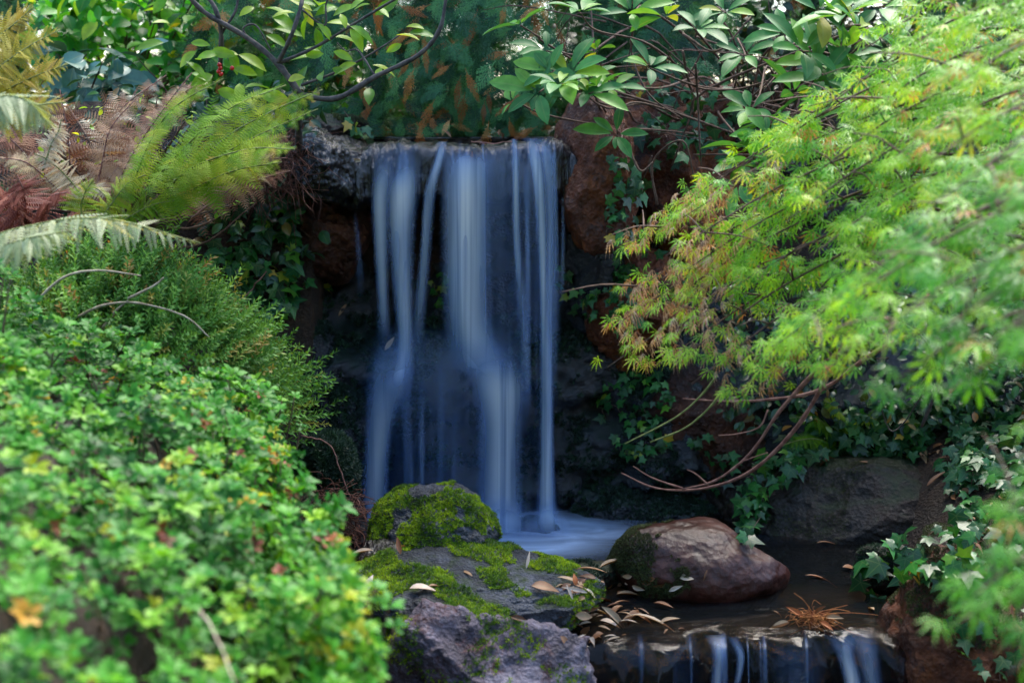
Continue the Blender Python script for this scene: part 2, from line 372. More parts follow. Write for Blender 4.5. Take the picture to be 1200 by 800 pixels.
def rock(name, label, center, size, mat, seed=0, planes=9, amp=.14, fine=.04, sub=6, rot=(0, 0, 0), dlo=.62, cat='rock', solid=True, group=None, fscale=2.2):
    if sub not in ICO: ICO[sub] = ico(sub)
    V, F = ICO[sub]; V = V.copy(); r = np.random.default_rng(seed)
    for k in range(planes):
        n = nrm(r.normal(size=3)); d = dlo + (.95 - dlo) * r.random()
        V -= np.maximum(0, V @ n - d)[:, None] * n * .93
    off = Vector((seed * 3.17, seed * 1.3, seed * 2.1)); D = nrm(V)
    h = np.empty(len(V)); s = np.array(size)
    for i, v in enumerate(V * (s / s.max())):
        q = Vector(v) * fscale + off
        h[i] = amp * noise.fractal(q, 1, 2.1, 3) + fine * noise.fractal(q * 5, .9, 2.1, 4) - fine * .8 * abs(noise.noise(q * 2.3))
    V = (V + D * h[:, None]) * s
    Rm = np.array(Matrix.Rotation(rot[2], 3, 'Z') @ Matrix.Rotation(rot[1], 3, 'Y') @ Matrix.Rotation(rot[0], 3, 'X'))
    V = V @ Rm.T + np.array(center)
    o = mesh_obj(name, V, F, mat, origin=center); tag(o, label, cat, group)
    o['_'] = 0; del o['_']
    if solid: add_solid(V, F)
    o_v[o.name] = (V, F)
    return o
o_v = {}
def sample(V, F, n, mask=None, seed=0):
    """points on a mesh, area weighted; mask(P, N)->0..1"""
    r = np.random.default_rng(seed); a, b, c = V[F[:, 0]], V[F[:, 1]], V[F[:, 2]]
    nr = np.cross(b - a, c - a); ar = np.linalg.norm(nr, axis=1); nr = nr / np.maximum(ar, 1e-12)[:, None]
    wts = ar * (mask((a + b + c) / 3, nr) if mask else 1)
    if wts.sum() <= 0: return np.zeros((0, 3)), np.zeros((0, 3))
    i = r.choice(len(F), n, p=wts / wts.sum()); u, v = r.random(n), r.random(n); k = u + v > 1; u[k] = 1 - u[k]; v[k] = 1 - v[k]
    return a[i] + (b - a)[i] * u[:, None] + (c - a)[i] * v[:, None], nr[i]
def nzf(P, s, off=0): return np.array([noise.fractal(Vector(p) * s + Vector((off, off, off)), 1, 2, 3) for p in P])
TUFTS = tuft_tm(9, 1)
def moss(o, n, mat, thr=.3, nthr=-.05, size=(.006, .013), side=None, nscale=9, seed=1):
    V, F = o_v[o.name]
    def mk(P, Nn):
        k = (Nn[:, 2] > thr).astype(float)
        if side is not None: k = np.maximum(k * side(P), 0) if not callable(side) or True else k
        return k * (nzf(P, nscale, seed) > nthr) + 1e-9
    P, Nn = sample(V, F, n, mk, seed); r = np.random.default_rng(seed)
    d = nrm(np.cross(Nn, r.normal(size=(n, 3)))); Mx = frames(d, Nn)
    v, f, a = place(TUFTS, P, Mx, size[0] + (size[1] - size[0]) * r.random(n), np.clip(.5 + .5 * nzf(P, 14, 5) + r.normal(0, .2, n), 0, 1))
    return mesh_obj('moss', v, f, mat, parent=o, attrs=a)

# ------------------------------------------------------------------ ground
def sst(a, b, x): t = np.clip((x - a) / (b - a), 0, 1); return t * t * (3 - 2 * t)
def ground_h(X, Y):
    bed = np.where(Y < 3.05, -.5, -.12); bed = -.5 + .38 * sst(3.0, 3.1, Y)
    xl = np.interp(Y, [0, 1.5, 2.4, 3.2, 4.2], [-.10, -.18, -.30, -.42, -.50]); xr = np.interp(Y, [0, 2, 3.1, 3.6, 4.2], [1.5, 1.2, 1.0, .95, .8])
    left = .62 * sst(0, .55, xl - X) + .15 * sst(.5, 3, xl - X); right = .22 * sst(0, .45, X - xr) + .5 * sst(.3, 2.2, X - xr)
    low = bed + (left - bed) * sst(0, .25, xl - X); low = np.where(X > (xl + xr) / 2, bed + (right - bed) * sst(-.05, .25, X - xr), low)
    top = 1.08 + .12 * sst(.3, 1.5, abs(X + .12)) + .10 * sst(5, 12, Y) - .05 * (1 - sst(.25, .45, abs(X + .12)))
    k = sst(4.28, 4.40, Y) ; kl = sst(3.75, 4.25, Y); kr = sst(4.25, 4.9, Y)
    kk = np.where(X < -.55, kl, np.where(X > .95, kr, k))
    return low + (top - low) * kk
gx = np.concatenate([-np.geomspace(400, 2.3, 26), np.arange(-2.2, 2.7, .028), np.geomspace(2.8, 400, 26)])
gy = np.concatenate([-np.geomspace(400, 1, 20), np.arange(-.9, 6.2, .028), np.geomspace(6.3, 900, 30)])
GX, GY = np.meshgrid(gx, gy); GZ = ground_h(GX, GY)
nz_ = np.array([noise.fractal(Vector((x * 3, y * 3, 0)), 1, 2, 4) if -3 < x < 3 and -1 < y < 7 else 0 for x, y in zip(GX.ravel(), GY.ravel())]).reshape(GX.shape)
GZ = GZ + .03 * nz_
def grid_faces(ny, nx):
    a = (np.arange(ny - 1)[:, None] * nx + np.arange(nx - 1)[None]).ravel()
    return np.concatenate([np.stack([a, a + 1, a + nx + 1], 1), np.stack([a, a + nx + 1, a + nx], 1)])
Vg = np.stack([GX.ravel(), GY.ravel(), GZ.ravel()], 1); Fg = grid_faces(len(gy), len(gx))
tag(mesh_obj('ground', Vg, Fg, M['soil']), kind='structure'); add_solid(Vg, Fg)
def gz(x, y): return float(ground_h(np.array([x]), np.array([y]))[0])

# ------------------------------------------------------------------ cliff behind the fall
cx = np.arange(-1.35, 1.7, .010); cz = np.arange(-.3, 1.10, .010); CX, CZ = np.meshgrid(cx, cz)
def cliff_y(X, Z):
    y = 4.34 - .10 * sst(.75, .2, Z)
    led = np.exp(-((X + .12) / .42) ** 4); y = y - led * .22 * sst(.56, .44, Z)
    y = y - .22 * sst(-.38, -.62, X) * sst(.62, .40, Z)       # left mossy shoulder
    y = y - .16 * sst(.25, .55, X) * sst(.55, .3, Z)
    y = y - .28 * sst(-.75, -1.0, X)
    return y
CY = cliff_y(CX, CZ)
dn = np.array([.13 * noise.fractal(Vector((x * 2.6, z * 3.4, 1.7)), 1, 2, 4) + .034 * noise.fractal(Vector((x * 15, z * 17, 3)), .7, 2, 5) - .05 * abs(noise.noise(Vector((x * 5, z * 6, 9)))) for x, z in zip(CX.ravel(), CZ.ravel())]).reshape(CX.shape)
Vc = np.stack([CX.ravel(), (CY - dn).ravel(), CZ.ravel()], 1); Fc = grid_faces(len(cz), len(cx))
cliff = tag(mesh_obj('cliff', Vc, Fc, M['cliff']), kind='structure'); add_solid(Vc, Fc)
o_v[cliff.name] = (Vc, Fc)

# lip of the fall: a broad slab whose front rolls over
lx = np.arange(-.44, .20, .006); pr = [(4.75, 1.045), (4.4, 1.06), (4.15, 1.075), (4.06, 1.08), (4.01, 1.074), (3.985, 1.055), (3.968, 1.01), (3.962, .965), (3.972, .93), (4.04, .91), (4.2, .90), (4.4, .86), (4.4, .95), (4.75, .95)]
prof = smooth_path([(0, a, b) for a, b in pr], 9)[:, 1:]
LV = []
for j, (py_, pz_) in enumerate(prof):
    for x in lx:
        q = Vector((x * 22, py_ * 5, pz_ * 6)); k = noise.fractal(q, .8, 2, 4); e = sst(.0, .05, min(x + .44, .20 - x) * 1.0)
        w_ = .018 * k + .022 * noise.noise(Vector((x * 5, 0, 0)))
        LV.append((x, py_ - w_ - .02 * noise.noise(Vector((x * 4, 3, 0))), pz_ + w_ * .6 - .03 * (1 - e)))
LV = np.array(LV); LF = grid_faces(len(prof), len(lx))
ledge = tag(mesh_obj('rock_ledge', LV, LF, M['wet'], origin=(-.12, 4.3, .95)), 'wet dark stone lip that the waterfall pours over', 'rock'); add_solid(LV, LF)

def px_rock(name, label, x0, x1, y0, y1, Y, depth, mat, **k):
    """rock spanning these photo columns and rows at depth Y"""
    c = at((x0 + x1) / 2, (y0 + y1) / 2, Y); s = MPP(Y)
    return rock(name, label, tuple(c), ((x1 - x0) / 2 * s * 1.12, depth, (y1 - y0) / 2 * s * 1.12), mat, **k)
left_block = px_rock('ledge_rock', 'blocky dark rock glistening wet left of the waterfall lip', 343, 442, 152, 245, 4.10, .22, M['wet'], seed=3, amp=.10, fine=.05, rot=(0, .05, 0))
under_l = px_rock('ledge_rock', 'rusty brown rock in shade under the wet block left of the fall', 340, 437, 232, 335, 4.2, .2, M['rust_dark'], seed=5, amp=.14)
cap_l = px_rock('stone', 'small mossy stone on the ledge above the wet block', 355, 425, 136, 168, 4.2, .12, M['dark'], seed=12, sub=5)
rr1 = px_rock('rock', 'rusty rock with a grey top just right of the waterfall lip', 646, 742, 124, 305, 4.08, .2, M['rust'], seed=7, amp=.12, planes=8)
rr2 = px_rock('rock', 'big orange brown rock under the rhododendron, right of the falls', 718, 880, 100, 345, 4.42, .26, M['rust'], seed=9, amp=.14)
rr3 = px_rock('rock', 'dark wet rock flanking the right side of the falls', 645, 745, 270, 400, 4.28, .18, M['cliff'], seed=10, amp=.16)
rr4 = px_rock('rock', 'orange stained rock half hidden by ivy under the maple tips', 690, 800, 298, 430, 4.22, .17, M['rust'], seed=21, amp=.12)
rr5 = px_rock('rock', 'large rust brown rock behind the bare maple twigs', 745, 900, 425, 585, 4.2, .2, M['rust_dark'], seed=13, amp=.12)
rr6 = px_rock('rock', 'low dark mossy rock along the back edge of the pool', 668, 850, 560, 640, 4.12, .16, M['cliff'], seed=14, amp=.16)
rr7 = px_rock('rock', 'dark rock between the pool and the ivy bank', 820, 905, 545, 640, 4.1, .14, M['dark'], seed=15, amp=.16)
lf1 = px_rock('rock', 'dark rock beneath the fibrous roots beside the pool', 330, 425, 560, 690, 3.55, .16, M['dark'], seed=16, amp=.14)
lf2 = px_rock('rock', 'black wet mossy rock below the left ivy', 330, 440, 375, 620, 4.08, .15, M['cliff'], seed=18, amp=.16)
boulder_moss = px_rock('boulder', 'rounded grey boulder capped with bright green moss in front of the falls', 434, 580, 572, 664, 3.42, .15, M['mossrock'], seed=22, amp=.10, fine=.05, planes=6, dlo=.75, cat='boulder')
slab = px_rock('slab', 'flat mossy slab between the mossy boulder and the grey pink rock', 395, 690, 648, 745, 3.2, .24, M['mossrock'], seed=24, amp=.14, fine=.05, planes=7, cat='rock')
front = px_rock('rock', 'grey pink rough rock at the bottom edge below the mossy slab', 436, 705, 692, 935, 3.0, .2, M['grey'], seed=29, amp=.10, fine=.05, planes=14, dlo=.58, cat='rock')
wet_blue = px_rock('stone', 'flat wet blue grey stone left of the mossy boulder', 412, 492, 634, 682, 3.3, .10, M['wet'], seed=27, amp=.12, sub=5)
brown = px_rock('boulder', 'smooth reddish brown boulder with moss on its left side standing in the pool', 717, 915, 611, 716, 3.45, .17, M['brown'], seed=31, amp=.06, fine=.013, planes=6, dlo=.8, cat='boulder', rot=(0, .16, 0))
bigdark = px_rock('boulder', 'large dark boulder below the ivy bank at the right of the pool', 864, 1148, 540, 672, 3.98, .24, M['dark'], seed=35, amp=.08, fine=.03, planes=5, dlo=.78, cat='boulder')
rfront = px_rock('boulder', 'mossy wet boulder at the right end of the lower cascade', 1020, 1190, 648, 930, 3.10, .2, M['rust'], seed=36, amp=.12, cat='boulder')
sm1 = px_rock('stone', 'small dark mossy stone by the bright ivy sprig', 1003, 1072, 636, 694, 3.42, .07, M['dark'], seed=38, amp=.14, sub=5, cat='stone')
sm2 = px_rock('stone', 'mossy mound between the ivy sprig and the right boulder', 1060, 1200, 610, 700, 3.45, .12, M['dark'], seed=39, amp=.14, sub=5)
sub1 = px_rock('stone', 'small dark stone barely breaking the water at the foot of the falls', 598, 656, 607, 634, 3.90, .06, M['cliff'], seed=40, amp=.12, sub=5, cat='stone')
flat1 = px_rock('stone', 'thin flat stone catching fallen leaves between slab and brown boulder', 640, 735, 660, 690, 3.42, .07, M['dark'], seed=41, amp=.12, sub=5, cat='stone')
low_left = px_rock('rock', 'dark rock under the left shrub beside the grey pink rock', 380, 480, 720, 900, 3.1, .15, M['dark'], seed=43, amp=.14)

# lower cascade lip: a ledge across the stream
ex = np.arange(.02, .98, .008); z0 = -.012
pr = [(3.75, z0 - .10), (3.5, z0 - .05), (3.3, z0 - .022), (3.2, z0 - .012), (3.14, z0 - .02), (3.10, z0 - .05), (3.08, z0 - .10), (3.07, z0 - .2), (3.06, z0 - .35), (3.05, z0 - .6)]
prof = smooth_path([(0, a, b) for a, b in pr], 8)[:, 1:]
EV = []
for py_, pz_ in prof:
    for x in ex:
        k = noise.fractal(Vector((x * 13, py_ * 9, pz_ * 12)), .8, 2, 4); f = sst(3.3, 3.1, py_)
        EV.append((x, py_ - .05 * k * f - .09 * noise.noise(Vector((x * 5, 2, 0))) * f, pz_ + .008 * k * f))
EV = np.array(EV); EF = grid_faces(len(prof), len(ex))
lower = tag(mesh_obj('rock_ledge', EV, EF, M['cliff'], origin=(.5, 3.2, -.2)), 'dark stone ledge of the lower cascade beneath the thin sheet of water', 'rock'); add_solid(EV, EF)

# ------------------------------------------------------------------ water
def water_mat(name, foam=False, tint=(.010, .012, .014), through=.5, rough=.07, bump=.15, sx=(3, 9, 3)):
    m, nt, p, out = new_mat(name); L = nt.links.new
    tc = N(nt, 'ShaderNodeTexCoord'); mp = N(nt, 'ShaderNodeMapping'); mp.inputs['Scale'].default_value = sx; L(tc.outputs['Object'], mp.inputs[0])
    n1 = N(nt, 'ShaderNodeTexNoise', Scale=1.6, Detail=3.0, Distortion=.8); L(mp.outputs[0], n1.inputs['Vector'])
    bp = N(nt, 'ShaderNodeBump', Strength=bump, Distance=.04); L(n1.outputs['Fac'], bp.inputs['Height'])
    p.inputs['Base Color'].default_value = (*tint, 1); p.inputs['Roughness'].default_value = rough; p.inputs['IOR'].default_value = 1.33
    p.inputs['Specular IOR Level'].default_value = .5; L(bp.outputs[0], p.inputs['Normal'])
    tr = N(nt, 'ShaderNodeBsdfTransparent'); tr.inputs[0].default_value = (.85, .62, .42, 1)  # brown of the bed, deepened to stand in for warm reflections
    mx = N(nt, 'ShaderNodeMixShader'); mx.inputs[0].default_value = through; L(p.outputs[0], mx.inputs[1]); L(tr.outputs[0], mx.inputs[2])
    last = mx.outputs[0]
    if foam:
        fa = N(nt, 'ShaderNodeAttribute', attribute_name='foam'); n2 = N(nt, 'ShaderNodeTexNoise', Scale=1.5, Detail=5.0, Distortion=1.5)
        mp2 = N(nt, 'ShaderNodeMapping'); mp2.inputs['Scale'].default_value = (2.5, 7, 1); L(tc.outputs['Object'], mp2.inputs[0]); L(mp2.outputs[0], n2.inputs['Vector'])
        k = math_(nt, 'MULTIPLY', fa.outputs['Fac'], math_(nt, 'MULTIPLY_ADD', n2.outputs['Fac'], 1.3, .1, clamp=True), clamp=True)
        df = N(nt, 'ShaderNodeBsdfDiffuse'); df.inputs[0].default_value = (.50, .66, .92, 1)
        m2 = N(nt, 'ShaderNodeMixShader'); L(k, m2.inputs[0]); L(last, m2.inputs[1]); L(df.outputs[0], m2.inputs[2]); last = m2.outputs[0]
    L(last, out.inputs[0]); return m
M['pool'] = water_mat('pool_water', foam=True, rough=.10, bump=.25)
M['film'] = water_mat('sliding_water', tint=(.012, .014, .02), through=.55, rough=.05, bump=.5, sx=(30, 6, 6))
# pool sheet continuing over the lower lip
wx = np.arange(-.75, 1.25, .02)
pr = [(4.40, 0), (4.2, 0), (4.0, 0), (3.8, 0), (3.6, 0), (3.4, 0), (3.25, 0), (3.15, -.004), (3.09, -.02), (3.055, -.06), (3.04, -.12), (3.03, -.22), (3.02, -.36), (3.01, -.5)]
prof = smooth_path([(0, a, b) for a, b in pr], 10)[:, 1:]; WV = []; foam = []
IMP = [(-.39, 3.90, .09), (-.32, 3.88, .05), (-.03, 3.86, .16), (.10, 3.9, .12), (.02, 3.72, .10)]
for py_, pz_ in prof:
    for x in wx:
        f = float(sst(3.25, 3.08, py_)); x_in = float(sst(.0, .08, x) * sst(1.0, .9, x))
        k = noise.fractal(Vector((x * 12, py_ * 4, pz_ * 2.5)), .9, 2, 3)
        y2 = py_ - f * (.045 * k + .09 * noise.noise(Vector((x * 5, 2, 0))) + .008)
        WV.append((x, y2, pz_ + .006 * k * f + .0025 * noise.noise(Vector((x * 9, py_ * 12, 4)))))
        s = sum(math.exp(-(((x - a) / (r_ * 1.5)) ** 2 + ((py_ - b) / r_) ** 2)) for a, b, r_ in IMP)
        s += .35 * math.exp(-(((x - .28) / .25) ** 2 + ((py_ - 3.88 + .1 * x) / .05) ** 2)) + .3 * math.exp(-(((x - .0) / .10) ** 2 + ((py_ - 3.55) / .05) ** 2))
        foam.append(min(1, s) * .72)
WV = np.array(WV)
tag(mesh_obj('water', WV, grid_faces(len(prof), len(wx)), M['pool'], attrs={'foam': np.array(foam)}), kind='structure')
pool_bvh = (WV, grid_faces(len(prof), len(wx)))
# lower stream and the stream feeding the lip
def sheet(name, x0, x1, y0, y1, z, mat):
    xs = np.linspace(x0, x1, 30); ys = np.linspace(y0, y1, 40); A, B = np.meshgrid(xs, ys)
    return tag(mesh_obj(name, np.stack([A.ravel(), B.ravel(), np.full(A.size, z)], 1), grid_faces(40, 30), mat), kind='structure')
sheet('stream_water', -.5, 1.6, -3, 3.03, -.42, M['film']); sheet('upper_stream_water', -.45, .22, 4.16, 9, 1.088, M['film'])

# silky falling water
def silk_mat():
    m, nt, p, out = new_mat('falling_water'); L = nt.links.new
    nt.nodes.remove(p)
    su = N(nt, 'ShaderNodeAttribute', attribute_name='luv'); sp = nt.nodes.new('ShaderNodeSeparateXYZ'); L(su.outputs['Vector'], sp.inputs[0])
    al = N(nt, 'ShaderNodeAttribute', attribute_name='rnd')
    tc = N(nt, 'ShaderNodeTexCoord'); mp = N(nt, 'ShaderNodeMapping'); mp.inputs['Scale'].default_value = (48, 6, .9); L(tc.outputs['Object'], mp.inputs[0])
    n1 = N(nt, 'ShaderNodeTexNoise', Scale=1.0, Detail=3.0, Distortion=.3); L(mp.outputs[0], n1.inputs['Vector'])
    e = math_(nt, 'SUBTRACT', 1.0, math_(nt, 'MULTIPLY', sp.outputs['X'], sp.outputs['X'])); e = math_(nt, 'POWER', math_(nt, 'MAXIMUM', e, 0.0), 1.9)
    k = math_(nt, 'MULTIPLY_ADD', n1.outputs['Fac'], 2.2, -.14, clamp=True)
    a = math_(nt, 'MULTIPLY', math_(nt, 'MULTIPLY', e, k), al.outputs['Fac'], clamp=True); cc = ramp(nt, a, [(0, (.13, .35, .90)), (.45, (.47, .66, .97)), (1, (.86, .93, 1.0))])  # the sky's blue is put into the water colour, whiter where it thickens
    df = N(nt, 'ShaderNodeBsdfDiffuse'); df.inputs[0].default_value = (.42, .60, .97, 1); tl = N(nt, 'ShaderNodeBsdfTranslucent'); tl.inputs[0].default_value = (.42, .60, .97, 1)
    L(cc, df.inputs[0]); L(cc, tl.inputs[0]); mx = N(nt, 'ShaderNodeMixShader'); mx.inputs[0].default_value = .4; L(df.outputs[0], mx.inputs[1]); L(tl.outputs[0], mx.inputs[2])
    gl = N(nt, 'ShaderNodeBsdfGlossy', Roughness=.35); gl.inputs[0].default_value = (.8, .85, 1, 1); m1 = N(nt, 'ShaderNodeMixShader'); m1.inputs[0].default_value = .12; L(mx.outputs[0], m1.inputs[1]); L(gl.outputs[0], m1.inputs[2])
    tr = N(nt, 'ShaderNodeBsdfTransparent'); m2 = N(nt, 'ShaderNodeMixShader'); L(a, m2.inputs[0]); L(tr.outputs[0], m2.inputs[1]); L(m1.outputs[0], m2.inputs[2]); L(m2.outputs[0], out.inputs[0])
    return m
M['silk'] = silk_mat()
def stream(rows, bulge=.4, nu=12):
    """rows: (px, py, width px, depth Y, opacity)"""
    A = smooth_path([(a, b, c) for a, b, c, d, e in rows], 8); B = smooth_path([(d, e, 0) for a, b, c, d, e in rows], 8)
    V, L, O = [], [], []
    for (x, y, wd), (Y, op, _) in zip(A, B):
        for u in np.linspace(-1, 1, nu):
            wd2 = wd * 1.2; p = at(x + u * wd2 / 2, y, Y); p.y -= bulge * (1 - u * u) * min(wd, 40) / 2 * MPP(Y)
            V.append(tuple(p)); L.append((u, 0, 0)); O.append(min(1, max(0, op)))
    return np.array(V), grid_faces(len(A), nu), {'rnd': np.array(O), 'luv': np.array(L)}
T, Bm = 3.945, 3.90
S = [
 [(452, 172, 30, 3.97, .0), (450, 200, 26, T, .35), (446, 230, 22, 3.93, .75), (447, 300, 17, 3.92, .7), (449, 360, 14, 3.91, .5), (450, 405, 20, 3.90, .0)],
 [(478, 165, 40, 3.97, .0), (477, 195, 36, T, .3), (472, 225, 38, 3.93, .95), (470, 280, 32, 3.92, .7), (473, 350, 22, 3.91, .8), (474, 410, 20, 3.89, .7), (466, 450, 34, 3.86, .35), (458, 490, 44, 3.86, .0)],
 [(519, 166, 12, 3.97, .3), (514, 190, 12, T, .7), (504, 225, 14, 3.93, .7), (499, 290, 14, 3.92, .55), (491, 370, 16, 3.91, .35), (488, 410, 18, 3.9, .0)],
 [(547, 178, 60, 3.965, .1), (548, 195, 58, T, .8), (547, 230, 56, 3.93, 1), (547, 300, 56, 3.92, .9), (548, 370, 54, 3.905, .8), (560, 420, 70, 3.89, .55), (570, 440, 80, 3.88, .0)],
 [(585, 168, 46, 3.97, .0), (585, 200, 46, 3.95, .25), (586, 280, 50, 3.93, .2), (592, 380, 56, 3.92, .18), (592, 430, 50, 3.9, .1)],
 [(602, 163, 8, 3.975, .5), (604, 200, 9, 3.94, .75), (606, 280, 10, 3.925, .7), (611, 350, 12, 3.91, .5), (616, 440, 14, 3.9, .3), (616, 480, 16, 3.89, .0)],
 [(622, 162, 22, 3.975, .3), (629, 195, 16, 3.94, .9), (633, 240, 14, 3.92, .8), (637, 320, 12, 3.91, .8), (640, 420, 14, 3.90, .85), (640, 540, 17, 3.88, .9), (640, 612, 26, 3.87, .7)],
 [(637, 162, 18, 3.975, .2), (642, 195, 14, 3.95, .8), (644, 260, 10, 3.94, .75), (644, 340, 9, 3.93, .6), (643, 480, 12, 3.91, .5), (643, 612, 18, 3.89, .5)],
 [(612, 165, 40, 3.975, .0), (616, 200, 44, 3.955, .3), (618, 300, 44, 3.94, .18), (620, 400, 44, 3.93, .10)],
 [(657, 172, 4, 3.98, .2), (660, 230, 5, 3.97, .35), (659, 320, 6, 3.96, .3), (657, 360, 8, 3.95, 0)],
 [(415, 246, 5, 3.93, .0), (420, 290, 7, 3.92, .2), (422, 330, 9, 3.92, .1), (421, 350, 9, 3.92, 0)],
 [(586, 580, 44, 3.85, 0), (588, 608, 90, 3.84, .55), (590, 634, 140, 3.82, 0)], [(640, 585, 20, 3.86, 0), (642, 608, 44, 3.85, .6), (648, 630, 80, 3.83, 0)], [(438, 590, 24, 3.84, 0), (437, 612, 50, 3.83, .5), (436, 628, 80, 3.82, 0)],
 # below the hidden step
 [(478, 375, 40, 3.90, .0), (464, 425, 60, 3.88, .28), (450, 470, 42, 3.87, .6), (443, 520, 30, 3.86, .75), (439, 580, 30, 3.85, .8), (438, 618, 40, 3.85, .5)],
 [(478, 430, 14, 3.88, .2), (476, 480, 12, 3.87, .35), (479, 560, 12, 3.86, .5), (479, 612, 16, 3.86, .3)],
 [(495, 440, 9, 3.88, .1), (494, 520, 8, 3.87, .35), (495, 600, 8, 3.86, .3)],
 [(533, 480, 8, 3.88, .1), (532, 560, 7, 3.87, .3), (533, 590, 8, 3.86, .2)],
 [(572, 396, 84, 3.89, .0), (578, 422, 78, 3.885, .35), (586, 455, 66, 3.875, .95), (588, 500, 50, 3.87, .9), (586, 560, 48, 3.86, .9), (586, 622, 62, 3.85, .8)],
 [(520, 380, 150, 3.93, .0), (520, 425, 190, 3.92, .26), (528, 500, 205, 3.91, .2), (535, 612, 215, 3.90, .16)],
 [(460, 395, 40, 3.91, .0), (447, 430, 30, 3.89, .3), (440, 480, 22, 3.88, .4), (432, 560, 16, 3.87, .35), (430, 610, 16, 3.86, .2)],
]
rs = random.Random(5)
for k_ in range(22):      # fine strands
    x_ = rs.choice([rs.uniform(440, 490), rs.uniform(520, 575), rs.uniform(598, 652), rs.uniform(615, 652)]); w_ = rs.uniform(3, 8); o_ = rs.uniform(.12, .4); y_ = rs.uniform(164, 200); dx = rs.uniform(-4, 8) if x_ > 560 else rs.uniform(-6, 4); e_ = rs.uniform(330, 600)
    S.append([(x_, y_, w_, 3.97, 0), (x_ + dx * .5, y_ + 25, w_, 3.94, o_), (x_ + dx, (y_ + e_) / 2, w_ * 1.2, 3.91, o_ * .9), (x_ + dx * 1.2, e_, w_ * 1.6, 3.89, 0)])
for k_ in range(9):
    x_ = rs.choice([rs.uniform(425, 460), rs.uniform(560, 612), rs.uniform(470, 545)]); w_ = rs.uniform(6, 14); o_ = rs.uniform(.12, .35); y_ = rs.uniform(400, 450)
    S.append([(x_, y_, w_, 3.89, 0), (x_, y_ + 60, w_, 3.87, o_), (x_ - 2, 612, w_ * 1.2, 3.855, o_ * .7)])
tag(mesh_obj('waterfall', *[x for x in merge([stream(r_) for r_ in S])[:2]], M['silk'], attrs=merge([stream(r_) for r_ in S])[2], origin=tuple(at(548, 615, 3.9))), 'silky blue white waterfall pouring over the dark rock lip into the pool', 'waterfall', kind='structure')
S2 = [[(838, 742, 26, 3.08, .1), (842, 765, 16, 3.03, .5), (840, 800, 14, 3.01, .6), (838, 840, 16, 3.0, .5)],
      [(858, 745, 14, 3.06, .1), (868, 770, 10, 3.03, .5), (862, 810, 8, 3.01, .3)],
      [(985, 742, 40, 3.06, .1), (990, 765, 22, 3.03, .55), (1000, 800, 22, 3.01, .8), (1004, 850, 26, 3.0, .8)],
      [(1000, 735, 50, 3.08, .05), (1015, 765, 30, 3.04, .35), (1025, 810, 22, 3.01, .4)],
      [(930, 748, 60, 3.06, .0), (935, 775, 60, 3.03, .10), (935, 820, 60, 3.01, .12)],
      [(770, 748, 90, 3.06, .0), (772, 775, 90, 3.03, .06), (772, 820, 90, 3.01, .1)]]
for k_ in range(9):
    x_ = rs.uniform(700, 1020); w_ = rs.uniform(2.5, 8); o_ = rs.uniform(.08, .3); S2.append([(x_, 740, w_, 3.10, 0), (x_ + 2, 762, w_, 3.03, o_), (x_ + 3, 805, w_ * .9, 3.0, o_ * .8), (x_ + 3, 850, w_ * .9, 2.99, o_ * .5)])
mm = merge([stream(r_) for r_ in S2])
tag(mesh_obj('cascade_water', mm[0], mm[1], M['silk'], attrs=mm[2], origin=tuple(at(870, 745, 3.05))), 'thin water slipping over the lower ledge at the bottom right', 'cascade', kind='structure')

# ------------------------------------------------------------------ moss on the rocks
moss(cliff, 9000, M['moss_dark'], thr=-1.0, nthr=.08, size=(.010, .022), side=lambda P: (P[:, 2] < .62) * (P[:, 0] < .5) * (P[:, 0] > -.75) * 1.0, seed=3)
moss(lf2, 6000, M['moss_dark'], thr=-.1, nthr=-.1, size=(.008, .018), seed=4)
moss(rr6, 3000, M['moss_dark'], thr=0, nthr=-.1, size=(.008, .016), seed=6)
moss(boulder_moss, 9000, M['moss_bright'], thr=-.3, nthr=.0, size=(.005, .011), seed=5, nscale=11)
moss(slab, 15000, M['moss_bright'], thr=.15, nthr=-.09, size=(.004, .012), seed=8, nscale=8)
moss(front, 3500, M['moss_bright'], thr=-.4, nthr=.12, size=(.005, .011), seed=9, side=lambda P: 1.0 * (P[:, 2] < .1), nscale=8)
moss(brown, 6000, M['moss_olive'], thr=-.5, nthr=-.3, size=(.004, .010), seed=10, side=lambda P: 1.0 * (P[:, 0] + .35 * P[:, 2] + .03 * nzf(P, 18, 2) * 3 < .40))
moss(rfront, 4500, M['moss_olive'], thr=.2, nthr=-.1, size=(.005, .010), seed=11, side=lambda P: 1.0 * (P[:, 2] > .02))
moss(bigdark, 3000, M['moss_olive'], thr=.1, nthr=.02, size=(.003, .006), seed=12, side=lambda P: 1.0 * (P[:, 0] < 1.0))
moss(sm1, 1500, M['moss_dark'], thr=-.2, nthr=-.2, size=(.005, .010), seed=13)
moss(sm2, 3500, M['moss_olive'], thr=0, nthr=-.2, size=(.005, .010), seed=14)
moss(flat1, 900, M['moss_dark'], thr=.1, nthr=-.1, size=(.005, .012), seed=15)
moss(sub1, 800, M['moss_dark'], thr=.0, nthr=-.2, size=(.005, .009), seed=16)
moss(cap_l, 1500, M['moss_olive'], thr=.1, nthr=-.2, size=(.005, .010), seed=17)

